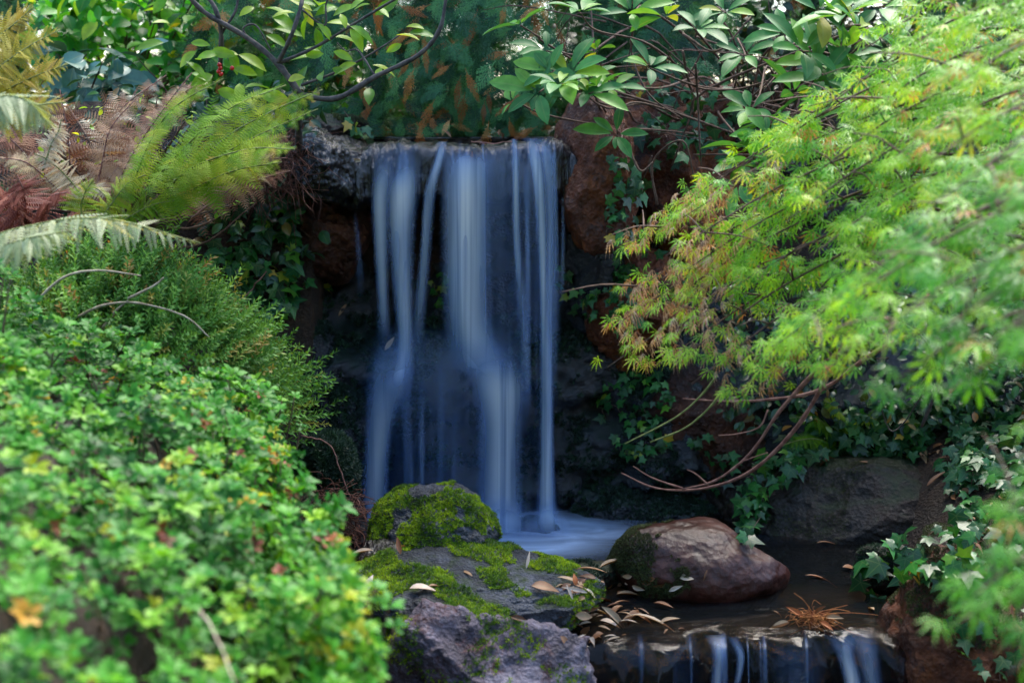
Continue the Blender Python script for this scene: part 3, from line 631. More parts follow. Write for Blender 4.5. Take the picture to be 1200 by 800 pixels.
# ------------------------------------------------------------------ plants: left shrub
def azalea():
    root = empty('azalea_shrub', (-.75, 2.0, .3), 'low spreading shrub with small bright green leaves filling the lower left foreground', 'shrub')
    lf = leaf_tm(.50, obov, 4, .3, .18, .06); ros = [rosette(lf, 7, .35, seed=s) for s in range(4)]
    def surf(x, y):
        xr = np.interp(y, [.6, 1.3, 1.9, 2.4, 2.75, 3.0, 3.15], [-.24, -.21, -.19, -.34, -.46, -.50, -.80]); wdt = .80
        s = np.clip((x - (xr - wdt)) / wdt, 0, 1)
        zt = np.interp(y, [.6, 1.2, 1.9, 2.6, 3.0, 3.2], [.56, .61, .73, .81, .81, .66])
        return xr, zt - .27 * s ** 1.3
    n = 21000; x = rng.uniform(-2.1, -.1, n); y = .7 + 2.45 * rng.random(n) ** .95
    xr, z = surf(x, y); k = x < xr; x, y, z = x[k], y[k], z[k]
    lump = np.array([noise.fractal(Vector((a * 4.5, b * 4.5, 0)), 1, 2, 3) for a, b in zip(x, y)])
    gap = np.array([noise.fractal(Vector((a * 9, b * 9, 5)), 1, 2, 2) for a, b in zip(x, y)])
    k = gap > -.10 - .16 * (y < 1.7); x, y, z, lump = x[k], y[k], z[k], lump[k]
    dp = rng.random(len(x)) ** 1.3 * .15
    P1 = np.stack([x, y, z + .075 * lump - dp + .015], 1); N1 = np.stack([.25 + .5 * rng.normal(size=len(x)) * .5, -.25 + .25 * rng.normal(size=len(x)), np.ones(len(x))], 1)
    # flank down to the water
    m = 9000; y = .7 + 2.4 * rng.random(m); xr, zt = surf(np.full(m, 5.), y); fr = rng.random(m) ** .8; z = zt - fr * (zt - .05 + .25 * (y < 2.6))
    lump = np.array([noise.fractal(Vector((0, b * 5, c * 5)), 1, 2, 3) for b, c in zip(y, z)])
    x = xr - .28 * fr ** 1.2 + .05 * lump - rng.random(m) ** 1.5 * .10; P2 = np.stack([x, y, z], 1); N2 = np.stack([np.ones(m), rng.normal(0, .4, m) - .2, .8 + rng.normal(0, .3, m)], 1)
    # back flank
    m = 2500; x = rng.uniform(-1.5, -.5, m); z = rng.uniform(.35, .78, m); P3 = np.stack([x, 3.12 + .04 * rng.normal(size=m), z], 1); N3 = np.stack([rng.normal(0, .4, m), np.full(m, .6), np.ones(m)], 1)
    P = np.concatenate([P1, P2]); Nn = nrm(np.concatenate([N1, N2]))
    # a few upright sprigs beyond the outline
    sp = [(330, 470, 2.9), (345, 465, 2.9), (318, 480, 2.95), (352, 500, 2.85), (440, 690, 2.0), (455, 710, 2.0), (462, 735, 1.95), (430, 705, 2.05), (448, 760, 1.95), (420, 690, 2.1), (5, 318, 2.6), (12, 325, 2.6), (-5, 310, 2.6)]
    sp3 = np.array([tuple(at(*s)) for s in sp]); P = np.concatenate([P, sp3]); Nn = np.concatenate([Nn, np.tile([[.25, -.2, 1.]], (len(sp), 1))])
    n = len(P); tint = np.clip(.42 + .28 * np.array([noise.fractal(Vector(p) * 3.5, 1, 2, 2) for p in P]) + rng.normal(0, .24, n), 0, .9)
    odd = rng.random(n) < .022; tint[odd] = rng.uniform(.91, 1, odd.sum())
    parts = []; sz = rng.uniform(.013, .034, n)
    for i in range(4):
        s = np.arange(n) % 4 == i; d = nrm(np.cross(Nn[s], rng.normal(size=(s.sum(), 3))))
        parts.append(place(ros[i], P[s], frames(d, Nn[s]), sz[s], tint[s]))
    V, F, A = merge(parts); mesh_obj('foliage', V, F, M['azalea'], root, attrs=A)
    st = []
    for p in P[rng.choice(n, 3000, replace=False)]:
        q = p + np.array([rng.normal(0, .03) - .03, rng.normal(0, .04), -.10 - .06 * rng.random()]); mdl = (p + q) / 2 + rng.normal(0, .012, 3)
        st.append(tube([q, mdl, p], .0022, .0011, 4, 2))
    for s in sp3: st.append(tube([s + np.array([-.03, .02, -.12]), s + np.array([-.01, .0, -.05]), s], .002, .0012, 4, 3))
    V, F, A = merge(st); mesh_obj('stems', V, F, M['twig'], root)
    # dim inner canopy: leaf litter and branches on the bank surface
    return P
azP = azalea()

def needle_shrub():
    c = np.array(at(165, 452, 3.36)); root = empty('needle_shrub', tuple(c - np.array([0, 0, .3])), 'feathery fine leaved green shrub with arching sprigs behind the broad leaved one', 'shrub')
    tms = [sprig_tm(24, s) for s in range(3)]; parts = []; n = 2100; st = []
    th = rng.uniform(0, 2 * math.pi, n); u = rng.random(n) ** .7
    ax = np.stack([np.cos(th) * u, np.sin(th) * u, np.sqrt(1 - u * u)], 1)
    rad = np.array([.44, .30, .30]); P = c + ax * rad * (.72 + .22 * rng.random((n, 1))); P[:, 2] += .02 * rng.normal(size=n) - .16 * sst(-.15, .45, P[:, 0] - c[0])
    D = nrm(ax * np.array([1, 1, .7]) + np.array([.45, -.15, .25]) + .35 * rng.normal(size=(n, 3)))
    for i in range(3):
        s = np.arange(n) % 3 == i; parts.append(place(tms[i], P[s], frames(D[s], nrm(rng.normal(size=(s.sum(), 3)))), rng.uniform(.07, .14, s.sum())))
    V, F, A = merge(parts); mesh_obj('foliage', V, F, M['lith'], root, attrs=A)
    for pts in ([(40, 355), (75, 325), (115, 317), (165, 323)], [(90, 372), (120, 358), (160, 355), (215, 370), (245, 395)], [(150, 350), (180, 335), (192, 325)], [(120, 385), (135, 365), (150, 352)]):
        st.append(tube([at(a, b, 3.12 + .0005 * i) for i, (a, b) in enumerate(pts)], .0035, .0018, 5, 6))
    V, F, A = merge(st); mesh_obj('arching_stems', V, F, bark_mat('pale_stem', (.22, .17, .11), (.42, .36, .27)), root)
needle_shrub()

def leafy(name, label, boxes, leaf, mat, n, size, loc, cat='shrub', normal=(0, -.5, 1), group=None, stems=60, tmat='twig', hang=-.25):
    """boxes: (px0,px1,py0,py1,Y0,Y1) volumes filled with leaves on twigs"""
    root = empty(name, loc, label, cat, group); P = []
    ar = np.array([(b[1] - b[0]) * (b[3] - b[2]) for b in boxes], float); ar /= ar.sum()
    for b, a in zip(boxes, ar):
        k = 0; want = int(n * a)
        while k < want:
            px, py, Y = rng.uniform(b[0], b[1]), rng.uniform(b[2], b[3]), rng.uniform(b[4], b[5]); p = at(px, py, Y)
            if noise.noise(p * 6) > -.35: P.append(tuple(p)); k += 1
    P = np.array(P); n = len(P); D = nrm(np.stack([rng.normal(0, .7, n), rng.normal(-.35, .5, n), rng.normal(hang, .4, n)], 1)); Nn = nrm(np.array(normal) + .45 * rng.normal(size=(n, 3)))
    V, F, A = place(leaf, P, frames(D, Nn), rng.uniform(size * .65, size * 1.2, n)); mesh_obj('foliage', V, F, M[mat], root, attrs=A)
    st = []; L0 = np.array(loc)
    for p in P[rng.choice(n, min(stems, n), replace=False)]: st.append(tube([L0 + rng.normal(0, .05, 3) * (1, 1, 0), (L0 + p) / 2 + rng.normal(0, .05, 3), p], .006, .0015, 5, 4))
    V, F, A = merge(st); mesh_obj('branches', V, F, M[tmat], root); return root
OV = leaf_tm(.55, elli, 5, .3, .2, .1); LN = leaf_tm(.32, lanc, 6, .3, .25, .05)
# ------------------------------------------------------------------ ferns
PIN = pinna_tm()
def bracken_tm():
    p = pinna_tm(6, .40); out = []; r = np.random.default_rng(2)
    for i in range(11):
        t = .04 + .94 * i / 11; ln = .33 * (1 - t) ** .8 + .03
        for s in (-1, 1):
            M_ = frames(np.array([[s, .35 + .3 * t, -.12 + r.normal(0, .10)]]), np.array([[r.normal(0, .15), 0, 1.]]))[0]; out.append(xf(p, M_, (0, t, -.10 * t * t), ln))
    return combine(out)
BRK = bracken_tm()
def fern(label, fronds, mat, loc, droop=.5, width=.38, group=None, stemmat='greentwig', npin=34, tm=None):
    """fronds: (list of 3-D points base..tip, half-width m, normal)"""
    root = empty('fern', loc, label, 'fern', group)
    for pts, hw, nr_ in fronds:
        C = smooth_path(pts, 10); m = len(C); T_ = nrm(np.gradient(C, axis=0)); P, D, Nn, Sz = [], [], [], []
        nr_ = np.array(nr_, float)
        for i in range(npin):
            t = .14 + .85 * i / npin; k = t * (m - 1); a = int(k); f = k - a; p = C[a] * (1 - f) + C[min(a + 1, m - 1)] * f; tg = T_[a]
            sd_ = nrm(np.cross(tg, nr_)); ln = hw * (math.sin(math.pi * min(1, (t * .8 + .2))) ** .7 * (1 - .2 * t)) * (.9 + .2 * rng.random())
            for s in (-1, 1):
                P.append(p); D.append(sd_ * s + tg * (.28 + .3 * t) - np.array([0, 0, droop * .5]) + .16 * rng.normal(size=3)); Nn.append(nr_ + .35 * rng.normal(size=3)); Sz.append(max(ln, .008))
        v, f, a = place(PIN if tm is None else tm, P, frames(np.array(D), np.array(Nn)), np.array(Sz))
        a['rnd'] = np.clip(a['rnd'] * .6 + .5 * rng.random() - .05, 0, 1)
        fo = mesh_obj('frond', v, f, M[mat], root, attrs=a)
        v, f, a = tube(pts, .0028, .0012, 5, 6); mesh_obj('stalk', v, f, M[stemmat], fo, origin=loc)
    return root
def fp(lst): return [at(*p) for p in lst]
UPC = (0, -.55, .8)
def mkfronds(spec, hw, nrmv=UPC): return [(fp(s), hw * (.85 + .3 * rng.random()), nrmv) for s in spec]
b0 = tuple(at(165, 260, 3.5))
fern('arching green fern with feathery fronds left of the wet ledge rock', mkfronds([
    [(150, 250, 3.5), (200, 190, 3.4), (265, 130, 3.3), (335, 100, 3.2)], [(195, 240, 3.5), (240, 195, 3.4), (300, 160, 3.35), (372, 128, 3.3)],
    [(185, 250, 3.5), (230, 220, 3.4), (275, 200, 3.4), (330, 190, 3.4)], [(170, 250, 3.45), (220, 200, 3.4), (290, 175, 3.3), (345, 175, 3.2)], [(200, 230, 3.6), (260, 165, 3.6), (320, 130, 3.6), (378, 105, 3.6)], [(150, 250, 3.5), (165, 190, 3.4), (200, 130, 3.3), (262, 92, 3.25)]], .125), 'fern', b0, droop=.1, npin=19, tm=BRK)
fern('yellow green fern fronds arching at the far upper left', mkfronds([
    [(-60, 140, 3.2), (-20, 95, 3.2), (25, 60, 3.2), (70, 35, 3.2)], [(-60, 150, 3.2), (-10, 115, 3.2), (40, 90, 3.2), (80, 75, 3.2)],
    [(-60, 120, 3.3), (-20, 60, 3.3), (15, 30, 3.3), (40, 8, 3.3)], [(-70, 160, 3.2), (-20, 140, 3.1), (30, 125, 3.1), (75, 120, 3.1)]], .10), 'fern_y', tuple(at(-60, 160, 3.25)), droop=.15)
fern('pale grey green fern frond spread flat above the feathery shrub', mkfronds([
    [(-70, 300, 2.9), (20, 268, 2.85), (120, 256, 2.8), (235, 285, 2.8)], [(-60, 330, 2.8), (-20, 300, 2.75), (30, 280, 2.7), (90, 270, 2.7)], [(-60, 150, 2.8), (-15, 118, 2.8), (25, 115, 2.8), (62, 150, 2.8)]], .11, (0, -.3, 1)), 'fern_p', tuple(at(-70, 310, 2.9)), droop=.9)
fern('withered brown fern standing behind the green fern', mkfronds([
    [(80, 255, 3.75), (82, 200, 3.75), (78, 150, 3.75), (70, 105, 3.75)], [(95, 240, 3.75), (110, 185, 3.75), (140, 130, 3.75), (195, 88, 3.75)], [(120, 250, 3.8), (150, 180, 3.8), (200, 120, 3.8), (240, 95, 3.8)],
    [(60, 250, 3.8), (40, 200, 3.8), (20, 170, 3.8), (-10, 150, 3.8)], [(100, 250, 3.7), (135, 200, 3.7), (165, 170, 3.7), (190, 160, 3.7)], [(230, 240, 3.8), (260, 200, 3.8), (300, 170, 3.8), (340, 160, 3.8)], [(200, 260, 3.8), (240, 230, 3.8), (290, 215, 3.8), (340, 200, 3.8)]], .12), 'fern_b', tuple(at(100, 260, 3.78)), droop=.5, stemmat='redtwig', npin=18, tm=BRK)
fern('tan and straw fern fronds mixed through the brown ones below the bright shrub', mkfronds([
    [(130, 240, 3.6), (150, 190, 3.6), (190, 130, 3.6), (225, 85, 3.6)], [(110, 240, 3.65), (120, 190, 3.65), (130, 150, 3.65), (160, 115, 3.65)], [(90, 245, 3.6), (60, 215, 3.6), (30, 190, 3.6), (-5, 185, 3.6)], [(210, 250, 3.7), (250, 215, 3.7), (295, 190, 3.7), (335, 185, 3.7)]], .07), 'fern_t', tuple(at(120, 250, 3.62)), droop=.4, stemmat='redtwig', npin=18, tm=BRK)
leafy('small_shrub', 'sprinkle of small bright green leaves among the withered ferns', [(20, 300, 110, 250, 3.6, 3.95)], OV, 'yg', 150, .022, tuple(at(150, 260, 3.8)), stems=50)
fern('rusty red dead fern at the left edge of the picture', mkfronds([
    [(30, 280, 3.5), (20, 250, 3.5), (5, 225, 3.45), (-20, 210, 3.4)], [(40, 285, 3.5), (45, 250, 3.5), (60, 230, 3.45), (80, 225, 3.4)], [(25, 285, 3.5), (30, 250, 3.5), (28, 225, 3.4), (20, 205, 3.4)], [(0, 285, 3.5), (-5, 250, 3.5), (10, 230, 3.4), (40, 215, 3.4)],
    [(60, 290, 3.5), (75, 262, 3.5), (100, 250, 3.5), (130, 255, 3.5)]], .08), 'fern_r', tuple(at(25, 290, 3.5)), droop=1.0, stemmat='redtwig')
fern('bleached straw coloured fern fronds among the dead brown ones', mkfronds([
    [(100, 240, 3.6), (85, 215, 3.6), (60, 190, 3.6), (40, 180, 3.6)], [(70, 240, 3.6), (90, 225, 3.6), (110, 220, 3.55), (125, 230, 3.5)], [(50, 200, 3.6), (60, 170, 3.6), (68, 155, 3.6), (72, 140, 3.6)]], .05), 'fern_w', tuple(at(90, 245, 3.6)), droop=.8)
fern('green shoots of a fern rising through the dead fronds', mkfronds([
    [(110, 270, 3.4), (130, 240, 3.4), (150, 215, 3.4), (170, 205, 3.4)], [(120, 275, 3.4), (150, 255, 3.4), (180, 240, 3.4), (205, 235, 3.4)], [(100, 275, 3.4), (95, 245, 3.4), (100, 225, 3.4), (110, 210, 3.4)]], .06), 'fern', tuple(at(110, 280, 3.4)))
fern('small green fern under the maple beside the ivy bank', mkfronds([
    [(985, 520, 4.1), (970, 500, 4.05), (950, 488, 4.0), (925, 490, 4.0)], [(985, 520, 4.1), (985, 495, 4.05), (980, 478, 4.0), (965, 468, 4.0)], [(990, 520, 4.1), (1005, 500, 4.05), (1015, 490, 4.0), (1030, 492, 4.0)], [(985, 525, 4.1), (960, 515, 4.0), (940, 515, 3.95), (915, 522, 3.95)]], .05), 'fern', tuple(at(986, 526, 4.1)))

# ------------------------------------------------------------------ background plants
SPR = [spray_tm(s) for s in range(3)]
def conifer(label, cx_, cy_, w_, d_, z0_, z1_, n, ndead, size, name='conifer', group=None, holes=True, front=None):
    root = empty(name, (cx_, cy_, gz(cx_, cy_)), label, 'tree', group); zb = gz(cx_, cy_)
    def mk(n, back):
        P = np.stack([cx_ + w_ * rng.uniform(-1, 1, n), cy_ - d_ + (d_ * .9) * rng.random(n) ** 1.3 + .3 * rng.normal(size=n) * .3, z0_ + (z1_ - z0_) * rng.random(n)], 1)
        if holes:
            k = np.array([noise.noise(Vector((p[0] * 5, p[2] * 6, 2 + cx_))) > -.32 for p in P]); P = P[k]
        n = len(P); D = nrm(np.stack([rng.normal(0, .9, n), -.45 + rng.normal(0, .35, n), -.5 + rng.normal(0, .5, n)], 1)); Nn = nrm(np.stack([rng.normal(0, .4, n), -.9 + rng.normal(0, .3, n), np.full(n, .6)], 1))
        return P, D, Nn
    for nm, cnt, mt in (('foliage', n, 'thuja'), ('dead_foliage', ndead, 'thuja_dead')):
        if not cnt: continue
        P, D, Nn = mk(cnt, 0); parts = []
        for i in range(3):
            s = np.arange(len(P)) % 3 == i; parts.append(place(SPR[i], P[s], frames(D[s], Nn[s]), rng.uniform(size * .7, size * 1.25, s.sum()) * (.75 if mt == 'thuja_dead' else 1)))
        V, F, A = merge(parts); mesh_obj(nm, V, F, M[mt], root, attrs=A)
    for nm, lst in (front or {}).items():
        P = np.array([tuple(at(a, b, Y)) for a, b, Y in lst]); n_ = len(P); parts = []
        for i in range(3):
            s = np.arange(n_) % 3 == i; m_ = s.sum(); D = nrm(np.stack([rng.normal(-.25, .7, m_), rng.normal(-.2, .2, m_), rng.normal(-.7, .35, m_)], 1)); parts.append(place(SPR[i], P[s], frames(D, nrm(np.stack([rng.normal(0, .3, m_), np.full(m_, -1.), rng.normal(.5, .2, m_)], 1))), rng.uniform(.07, .125, (m_, 1)) * np.array([[1, 1, 1.]] if nm == 'hanging_sprays' else [[.5, 1, 1.]])))
        V, F, A = merge(parts); mesh_obj(nm, V, F, M['thuja' if nm == 'hanging_sprays' else 'thuja_dead'], root, attrs=A)
    br = [tube([(cx_, cy_, zb - .1), (cx_ + .02, cy_, (zb + z1_) / 2), (cx_, cy_, z1_)], .06, .025, 8, 5)]
    for i in range(36):
        z = rng.uniform(z0_, z1_); x1 = cx_ + w_ * rng.uniform(-1, 1); br.append(tube([(cx_, cy_, z), ((cx_ + x1) / 2, cy_ - d_ * .4, z + .05), (x1, cy_ - d_ * .9, z - .05)], .012, .003, 5, 4))
    V, F, A = merge(br); mesh_obj('trunk', V, F, M['twig'], root)
conifer('dark green flat sprayed conifer with withered orange sprays above the waterfall', -.15, 5.25, .85, .62, 1.02, 3.3, 6500, 600, .13, holes=True, front={'hanging_sprays': [(random.gauss(0, 1) * 75 + 540 if i % 3 else random.uniform(390, 660), random.uniform(-10, 150), random.uniform(4.3, 4.75)) for i in range(240)], 'withered_sprays': [(482, 70, 4.28), (486, 78, 4.28), (530, 75, 4.28), (545, 80, 4.28), (540, 88, 4.3), (572, 105, 4.25), (568, 118, 4.25), (545, 108, 4.3), (432, 40, 4.4), (505, 5, 4.4), (495, 15, 4.4), (560, 10, 4.4), (623, 8, 4.4), (470, 88, 4.35), (510, 115, 4.3), (440, 120, 4.4), (600, 60, 4.4), (420, 90, 4.4), (455, 60, 4.4), (590, 100, 4.35), (500, 40, 4.4), (524, 40, 4.4)] + [(random.uniform(400, 660), random.uniform(-5, 150), random.uniform(4.2, 4.5)) for _ in range(34)]})
conifer('dark conifer behind the rhododendron at the upper middle right', 1.15, 5.9, .95, .55, 1.1, 3.5, 2900, 400, .17, group='conifers forming the hedge behind the garden')
conifer('shaded conifer behind the bright shrub at the top left corner', -2.1, 6.1, .95, .6, 1.1, 2.6, 1500, 40, .2, group='conifers forming the hedge behind the garden')
conifer('far conifer behind the orange sprayed one', -.4, 6.8, 1.1, .5, 1.1, 3.4, 1600, 200, .22, group='conifers forming the hedge behind the garden')
conifer('shaded conifer behind the upper edge of the laceleaf maple', 2.1, 5.4, .75, .5, 1.0, 3.0, 1500, 200, .17, group='conifers forming the hedge behind the garden')
conifer('far conifer at the right behind the laceleaf maple', 3.0, 6.4, 1.2, .6, 1.1, 2.8, 1300, 60, .22, group='conifers forming the hedge behind the garden')

leafy('broadleaf_shrub', 'bright green broad leaved shrub at the top left behind the ferns', [(60, 260, -60, 120, 4.6, 5.3), (40, 130, -20, 60, 4.5, 5.0), (200, 420, 20, 140, 4.7, 5.3)], OV, 'bright', 1500, .075, tuple(at(150, 150, 5.1)))
leafy('glossy_shrub', 'shrub with large pale blue green leaves between the ferns and the bright shrub', [(60, 165, 60, 125, 4.3, 4.6)], OV, 'gloss', 60, .11, tuple(at(100, 150, 4.6)), stems=20)
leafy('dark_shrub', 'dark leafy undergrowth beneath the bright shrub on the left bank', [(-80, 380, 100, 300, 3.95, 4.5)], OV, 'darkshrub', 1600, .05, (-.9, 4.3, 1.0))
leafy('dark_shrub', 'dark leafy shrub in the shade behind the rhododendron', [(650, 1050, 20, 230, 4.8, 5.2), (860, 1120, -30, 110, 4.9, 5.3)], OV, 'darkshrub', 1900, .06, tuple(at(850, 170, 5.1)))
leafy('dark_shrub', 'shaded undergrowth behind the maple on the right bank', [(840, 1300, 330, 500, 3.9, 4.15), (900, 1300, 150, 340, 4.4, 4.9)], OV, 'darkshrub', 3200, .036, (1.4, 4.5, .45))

for lab, x_, y_ in (('unseen tree added behind the viewpoint, on the left, to block low sky', -3.2, -4.2), ('unseen tree added straight behind the viewpoint to block low sky', .4, -5.2), ('unseen tree added behind the viewpoint, on the right, to block low sky', 3.8, -4.0)):  # unseen trees, added to darken the low front fill and the wet-stone reflections
    root = empty('added_shade_tree', (x_, y_, gz(x_, y_)), lab, 'tree', 'unseen trees added to cut low sky light'); n = 5200
    u = nrm(rng.normal(size=(n, 3))) * rng.random((n, 1)) ** .4; P = np.array([x_, y_, 2.9]) + u * np.array([2.3, 1.5, 2.5]); P = P[P[:, 2] > .5]; n = len(P)
    V, F, A = place(OV, P, frames(nrm(rng.normal(size=(n, 3))), nrm(rng.normal(size=(n, 3)) + (0, 0, .8))), rng.uniform(.15, .28, n)); mesh_obj('crown', V, F, M['darkshrub'], root, attrs=A)
    st = [tube([(x_, y_, -.2), (x_ + .1, y_, 1.6), (x_, y_, 4.5)], .16, .05, 9, 6)] + [tube([(x_, y_, 1.2 + .3 * i), (x_ + math.cos(i * 2.4) * .8, y_ + math.sin(i * 2.4) * .6, 1.9 + .35 * i), (x_ + math.cos(i * 2.4) * 1.7, y_ + math.sin(i * 2.4) * 1.1, 2.4 + .4 * i)], .06, .02, 6, 5) for i in range(8)]
    V, F, A = merge(st); mesh_obj('trunk', V, F, M['bark'], root)

# ------------------------------------------------------------------ small tree with yellow green leaves and berries
def small_tree():
    loc = at(352, 190, 3.9); root = empty('small_tree', tuple(loc), 'small dark branched tree with yellow green oval leaves above the left ledge', 'tree')
    Y = 3.75
    paths = [([(352, 200, 4.0), (350, 150, 3.85), (353, 112, Y)], .011, .009), ([(353, 112, Y), (325, 75, Y), (290, 45, Y), (240, 15, Y - .03), (215, -12, Y - .05)], .009, .006),
             ([(258, 78, Y + .05), (259, 40, Y), (252, 10, Y - .02), (236, -12, Y)], .007, .006), ([(353, 112, Y), (395, 115, Y - .02), (440, 90, Y - .05), (490, 65, Y - .08), (515, 35, Y - .1), (524, -10, Y - .1)], .008, .005),
             ([(325, 75, Y), (340, 45, Y - .05), (352, 10, Y - .05), (355, -12, Y)], .006, .005), ([(325, 75, Y), (370, 55, Y), (420, 25, Y + .03), (470, -5, Y)], .005, .003), ([(353, 100, Y), (400, 82, Y + .05), (440, 60, Y + .08), (470, 40, Y + .1)], .004, .002),
             ([(300, 55, Y), (285, 35, Y), (300, 30, Y), (318, 60, Y)], .003, .002), ([(259, 40, Y), (275, 15, Y), (280, -8, Y)], .004, .003), ([(352, 10, Y), (380, 30, Y), (382, 5, Y), (390, -10, Y)], .003, .002), ([(440, 90, Y - .05), (420, 60, Y), (405, 60, Y), (395, 50, Y)], .003, .0015)]
    st = [tube([at(*p) for p in pts], a, b, 7, 6) for pts, a, b in paths]; V, F, A = merge(st); mesh_obj('branches', V, F, M['bark'], root)
    lv = [(245, 55), (232, 72), (272, 55), (280, 68), (215, 70), (325, 28), (342, 12), (362, 32), (330, 5), (395, 15), (405, 25), (330, 130), (358, 70), (365, 82), (345, 105), (420, 35), (438, 30), (485, 35), (470, 28), (425, 72), (440, 85), (410, 10), (380, 5), (440, 5), (400, 48), (300, 110), (270, 85), (250, 90), (385, 70), (310, 20), (290, 8), (200, 50)]
    P = np.array([tuple(at(a, b, Y - .03 + .1 * rng.random())) for a, b in lv for _ in range(2)]); P += rng.normal(0, .02, P.shape); n = len(P)
    V, F, A = place(leaf_tm(.42, elli, 6, .3, .3, .1), P, frames(nrm(np.stack([rng.normal(0, 1, n), rng.normal(-.3, .3, n), rng.normal(-.1, .35, n)], 1)), nrm(np.array((0, -.6, .8)) + .3 * rng.normal(size=(n, 3)))), rng.uniform(.045, .09, n)); mesh_obj('foliage', V, F, M['yg'], root, attrs=A)
    sv_, sf = ico(2); parts = []
    for i, (a, b) in enumerate([(257, 76), (258, 80), (256, 84), (259, 87), (272, 80)]): parts.append((sv_ * .006 + np.array(at(a, b, Y - .03)), sf, {'rnd': np.full(len(sv_), .5), 'luv': np.ones((len(sv_), 3))}))
    V, F, A = merge(parts); mesh_obj('berries', V, F, M['berry'], root, attrs=A)
small_tree()

# ------------------------------------------------------------------ rhododendron
def rhodo():
    loc = Vector((.75, 4.6, 1.05)); root = empty('rhododendron', tuple(loc), 'rhododendron with whorls of long green leaves reaching over the rocks right of the falls', 'shrub')
    lf = leaf_tm(.36, lambda t: (math.sin(math.pi * t ** 1.2) ** .75 if 0 < t < 1 else .03), 7, .35, .28, .07)
    R5 = [rosette(lf, k, .22, .55, seed=s) for s, k in enumerate((5, 7, 8))]
    cl = [(668, 88, 95, 3.5, 2), (632, 108, 75, 3.5, 1), (700, 105, 70, 3.5, 1), (700, 60, 50, 3.6, 0), (610, 30, 60, 3.6, 1), (680, 15, 60, 3.6, 1), (690, 110, 60, 3.45, 0), (762, 80, 60, 3.55, 2), (722, 158, 60, 3.55, 1), (716, 105, 60, 3.5, 1),
          (740, 15, 60, 3.65, 1), (818, 35, 62, 3.7, 1), (872, 65, 62, 3.7, 1), (955, 75, 90, 3.5, 2), (985, 60, 85, 3.5, 2), (1005, 35, 80, 3.5, 1), (960, 15, 70, 3.5, 1), (930, 110, 65, 3.6, 1), (880, 130, 60, 3.6, 1), (905, 145, 75, 3.55, 2), (880, 175, 80, 3.5, 2), (870, 195, 60, 3.5, 1), (930, 170, 60, 3.5, 1), (850, 15, 55, 3.8, 1), (1000, 100, 80, 3.5, 1), (975, 120, 70, 3.55, 1), (780, 20, 60, 3.6, 0), (1040, 60, 80, 3.6, 1), (1030, 10, 80, 3.6, 2), (920, 40, 60, 3.65, 1), (640, 60, 50, 3.7, 0), (690, 95, 55, 3.6, 1), (600, 120, 40, 3.6, 0), (940, 60, 75, 3.45, 1), (965, 95, 80, 3.45, 2), (900, 160, 70, 3.45, 1), (990, 20, 80, 3.45, 1), (885, 190, 75, 3.4, 1), (950, 150, 70, 3.5, 1), (655, 100, 60, 3.42, 1), (865, 215, 55, 3.4, 0), (645, 85, 60, 3.5, 1)]
    st, parts = [], []
    for px, py, sz, Y, k in cl:
        p = np.array(at(px, py, Y)); nn = nrm(np.array([rng.normal(-.1, .45), -.45 + rng.normal(0, .45), .8]))
        parts.append(place(R5[k], p[None], frames(nrm(np.cross(nn, rng.normal(size=3)))[None], nn[None]), np.array([sz * MPP(Y) * .82])))
        b = p + np.array([.10, .25, -.03]) + rng.normal(0, .05, 3); st.append(tube([np.array(loc) + rng.normal(0, .06, 3), (np.array(loc) + b) / 2 + (0, .1, .05) + rng.normal(0, .08, 3), b, p + (b - p) * .3 + rng.normal(0, .01, 3), p], .0042, .0018, 6, 6))
    V, F, A = merge(parts)
    A['rnd'] = np.repeat(np.clip(rng.random(len(V) // 24 + 1) * .98, 0, 1), 24)[:len(V)]
    mesh_obj('foliage', V, F, M['rhodo'], root, attrs=A)
    for pts in ([(770, 240), (765, 190), (800, 165), (815, 215)], [(735, 168), (750, 200), (765, 190)], [(815, 75), (818, 120), (820, 165), (822, 195)], [(800, 60), (812, 100), (860, 105), (900, 95)], [(745, 20), (740, 60), (760, 110), (800, 140)], [(800, 40), (840, 60), (880, 20)], [(880, 230), (900, 150), (950, 100)], [(720, 120), (722, 145), (724, 158)]):
        st.append(tube([at(a, b, 3.75 + .1 * rng.random()) for a, b in pts], .004, .002, 5, 6))
    for i in range(28):
        a = at(rng.uniform(680, 960), rng.uniform(20, 200), rng.uniform(3.9, 4.5)); b = a + Vector(rng.normal(0, .12, 3)); c = b + Vector(rng.normal(0, .10, 3)); st.append(tube([a, b, c], .0028, .0012, 5, 5))
    V, F, A = merge(st); mesh_obj('branches', V, F, M['twig'], root)
rhodo()

